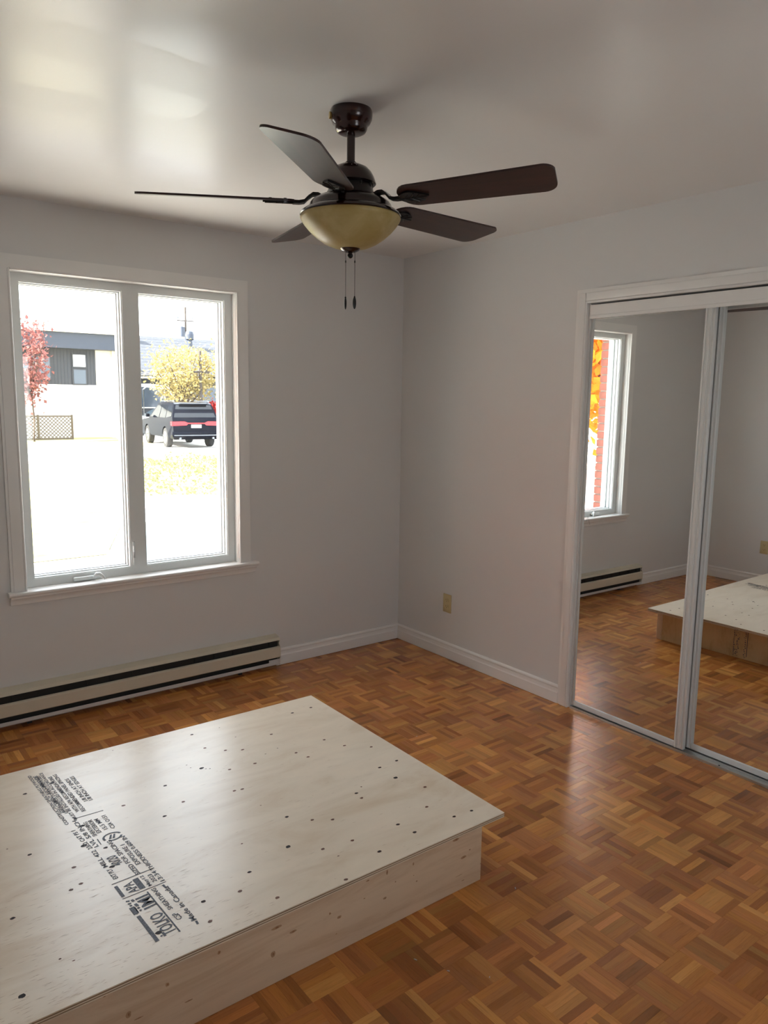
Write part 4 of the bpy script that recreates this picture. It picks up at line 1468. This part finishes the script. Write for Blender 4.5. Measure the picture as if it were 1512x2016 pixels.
# ---- carport frame, poles, wires, lattice fence
cp = empty('carport_frame', (11.6, 33.5, -.45))
tag(cp, 'thin white tubular carport frame behind the black vehicle', 'carport')
iv = Matrix.Translation((-11.6, -33.5, .45))
for k, y in enumerate((33.5, 35.0, 36.5)):
    o = MB().tube([(10.6, y, -.45), (10.6, y, 1.9), (10.9, y, 2.15), (13.0, y, 1.95), (13.6, y, 1.3), (13.8, y, -.45)], .035, 6).build('arch', 'steel_white', cp, 40)
    o.matrix_parent_inverse = iv
o = MB().tube([(10.9, 33.5, 2.15), (10.9, 36.5, 2.15)], .03, 6).build('purlin', 'steel_white', cp, 40)
o.matrix_parent_inverse = iv
o = MB().tube([(13.0, 33.5, 1.95), (13.0, 36.5, 1.95)], .03, 6).build('purlin', 'steel_white', cp, 40)
o.matrix_parent_inverse = iv

up1 = empty('utility_pole', (21.9, 54.6, -.45))
tag(up1, 'distant utility pole with transformer above the shingle roof', 'pole')
MB().tube([(0, 0, 0), (0, 0, 9.0)], [.11, .08], 10).build('pole', 'timber_pole', up1, 40)
MB().box((-.7, -.05, 7.9), (.7, .05, 7.98)).build('cross_arm', 'timber_pole', up1)
MB().lathe([(.05, 7.5), (.22, 7.45), (.22, 6.7), (.05, 6.65)], -.3, 0, 14).build('transformer', 'fascia_dark', up1, 40)
for s in (-.6, 0, .6):
    MB().lathe([(.02, 8.25), (.05, 8.2), (.03, 8.05)], s, 0, 8).build('insulator', 'pane_dark', up1)
up2 = empty('wooden_post', (12.6, 31.2, -.45))
tag(up2, 'short wooden post with a cross arm in front of the golden tree', 'pole')
MB().tube([(0, 0, 0), (0, 0, 4.2)], [.09, .07], 8).build('post', 'timber_pole', up2, 40)
MB().box((-.5, -.04, 3.15), (.5, .04, 3.25)).build('cross_arm', 'timber_pole', up2)
for k, z in enumerate((2.68, 2.75, 2.82)):
    w_ = MB().tube([(12.52, 31.2, z), (11.2, 32.4, z - .16), (9.9, 33.7, z - .1)], .007, 5).build('overhead_wire', 'steel_white')
    tag(w_, '%s of the thin service wires between the wooden post and the dark house' % ('lowest', 'middle one', 'topmost')[k], 'wire', 'service wires')

lf = empty('lattice_fence', (5.4, 32.4, -.45))
tag(lf, 'weathered diagonal lattice fence below the dark house', 'fence')
LW, LH = 2.9, 1.05
for x in (-1.45, 0, 1.45):
    MB().box((x - .04, -.04, 0), (x + .04, .04, LH + .08)).build('post', 'lattice_wood', lf)
MB().box((-LW / 2, -.03, LH - .02), (LW / 2, .03, LH + .05)).build('rail', 'lattice_wood', lf)
MB().box((-LW / 2, -.03, .02), (LW / 2, .03, .09)).build('rail', 'lattice_wood', lf)
for s in (-1, 1):
    k = -LW / 2 - LH
    while k < LW / 2:
        a = (k, .09) if s > 0 else (k + LH, .09)
        b = (k + LH - .11, LH - .02) if s > 0 else (k + .11, LH - .02)
        # clip to the panel
        (xa, za), (xb, zb_) = a, b
        def cl(x, z, x2, z2):
            if x < -LW / 2: f = (-LW / 2 - x) / (x2 - x); return (-LW / 2, z + f * (z2 - z))
            if x > LW / 2: f = (LW / 2 - x) / (x2 - x); return (LW / 2, z + f * (z2 - z))
            return (x, z)
        if max(xa, xb) > -LW / 2 and min(xa, xb) < LW / 2:
            p0, p1 = cl(xa, za, xb, zb_), cl(xb, zb_, xa, za)
            d = Vector((p1[0] - p0[0], 0, p1[1] - p0[1]))
            if d.length > .05:
                nv = Vector((-d.z, 0, d.x)).normalized() * .018
                y = .012 * s
                m = MB().add([Vector((p0[0], y, p0[1])) - nv, Vector((p1[0], y, p1[1])) - nv, Vector((p1[0], y, p1[1])) + nv, Vector((p0[0], y, p0[1])) + nv,
                              Vector((p0[0], y + .008, p0[1])) - nv, Vector((p1[0], y + .008, p1[1])) - nv, Vector((p1[0], y + .008, p1[1])) + nv, Vector((p0[0], y + .008, p0[1])) + nv],
                             [(0, 1, 2, 3), (4, 5, 6, 7), (0, 1, 5, 4), (2, 3, 7, 6), (1, 2, 6, 5), (3, 0, 4, 7)])
                m.build('slat', 'lattice_wood', lf)
        k += .16
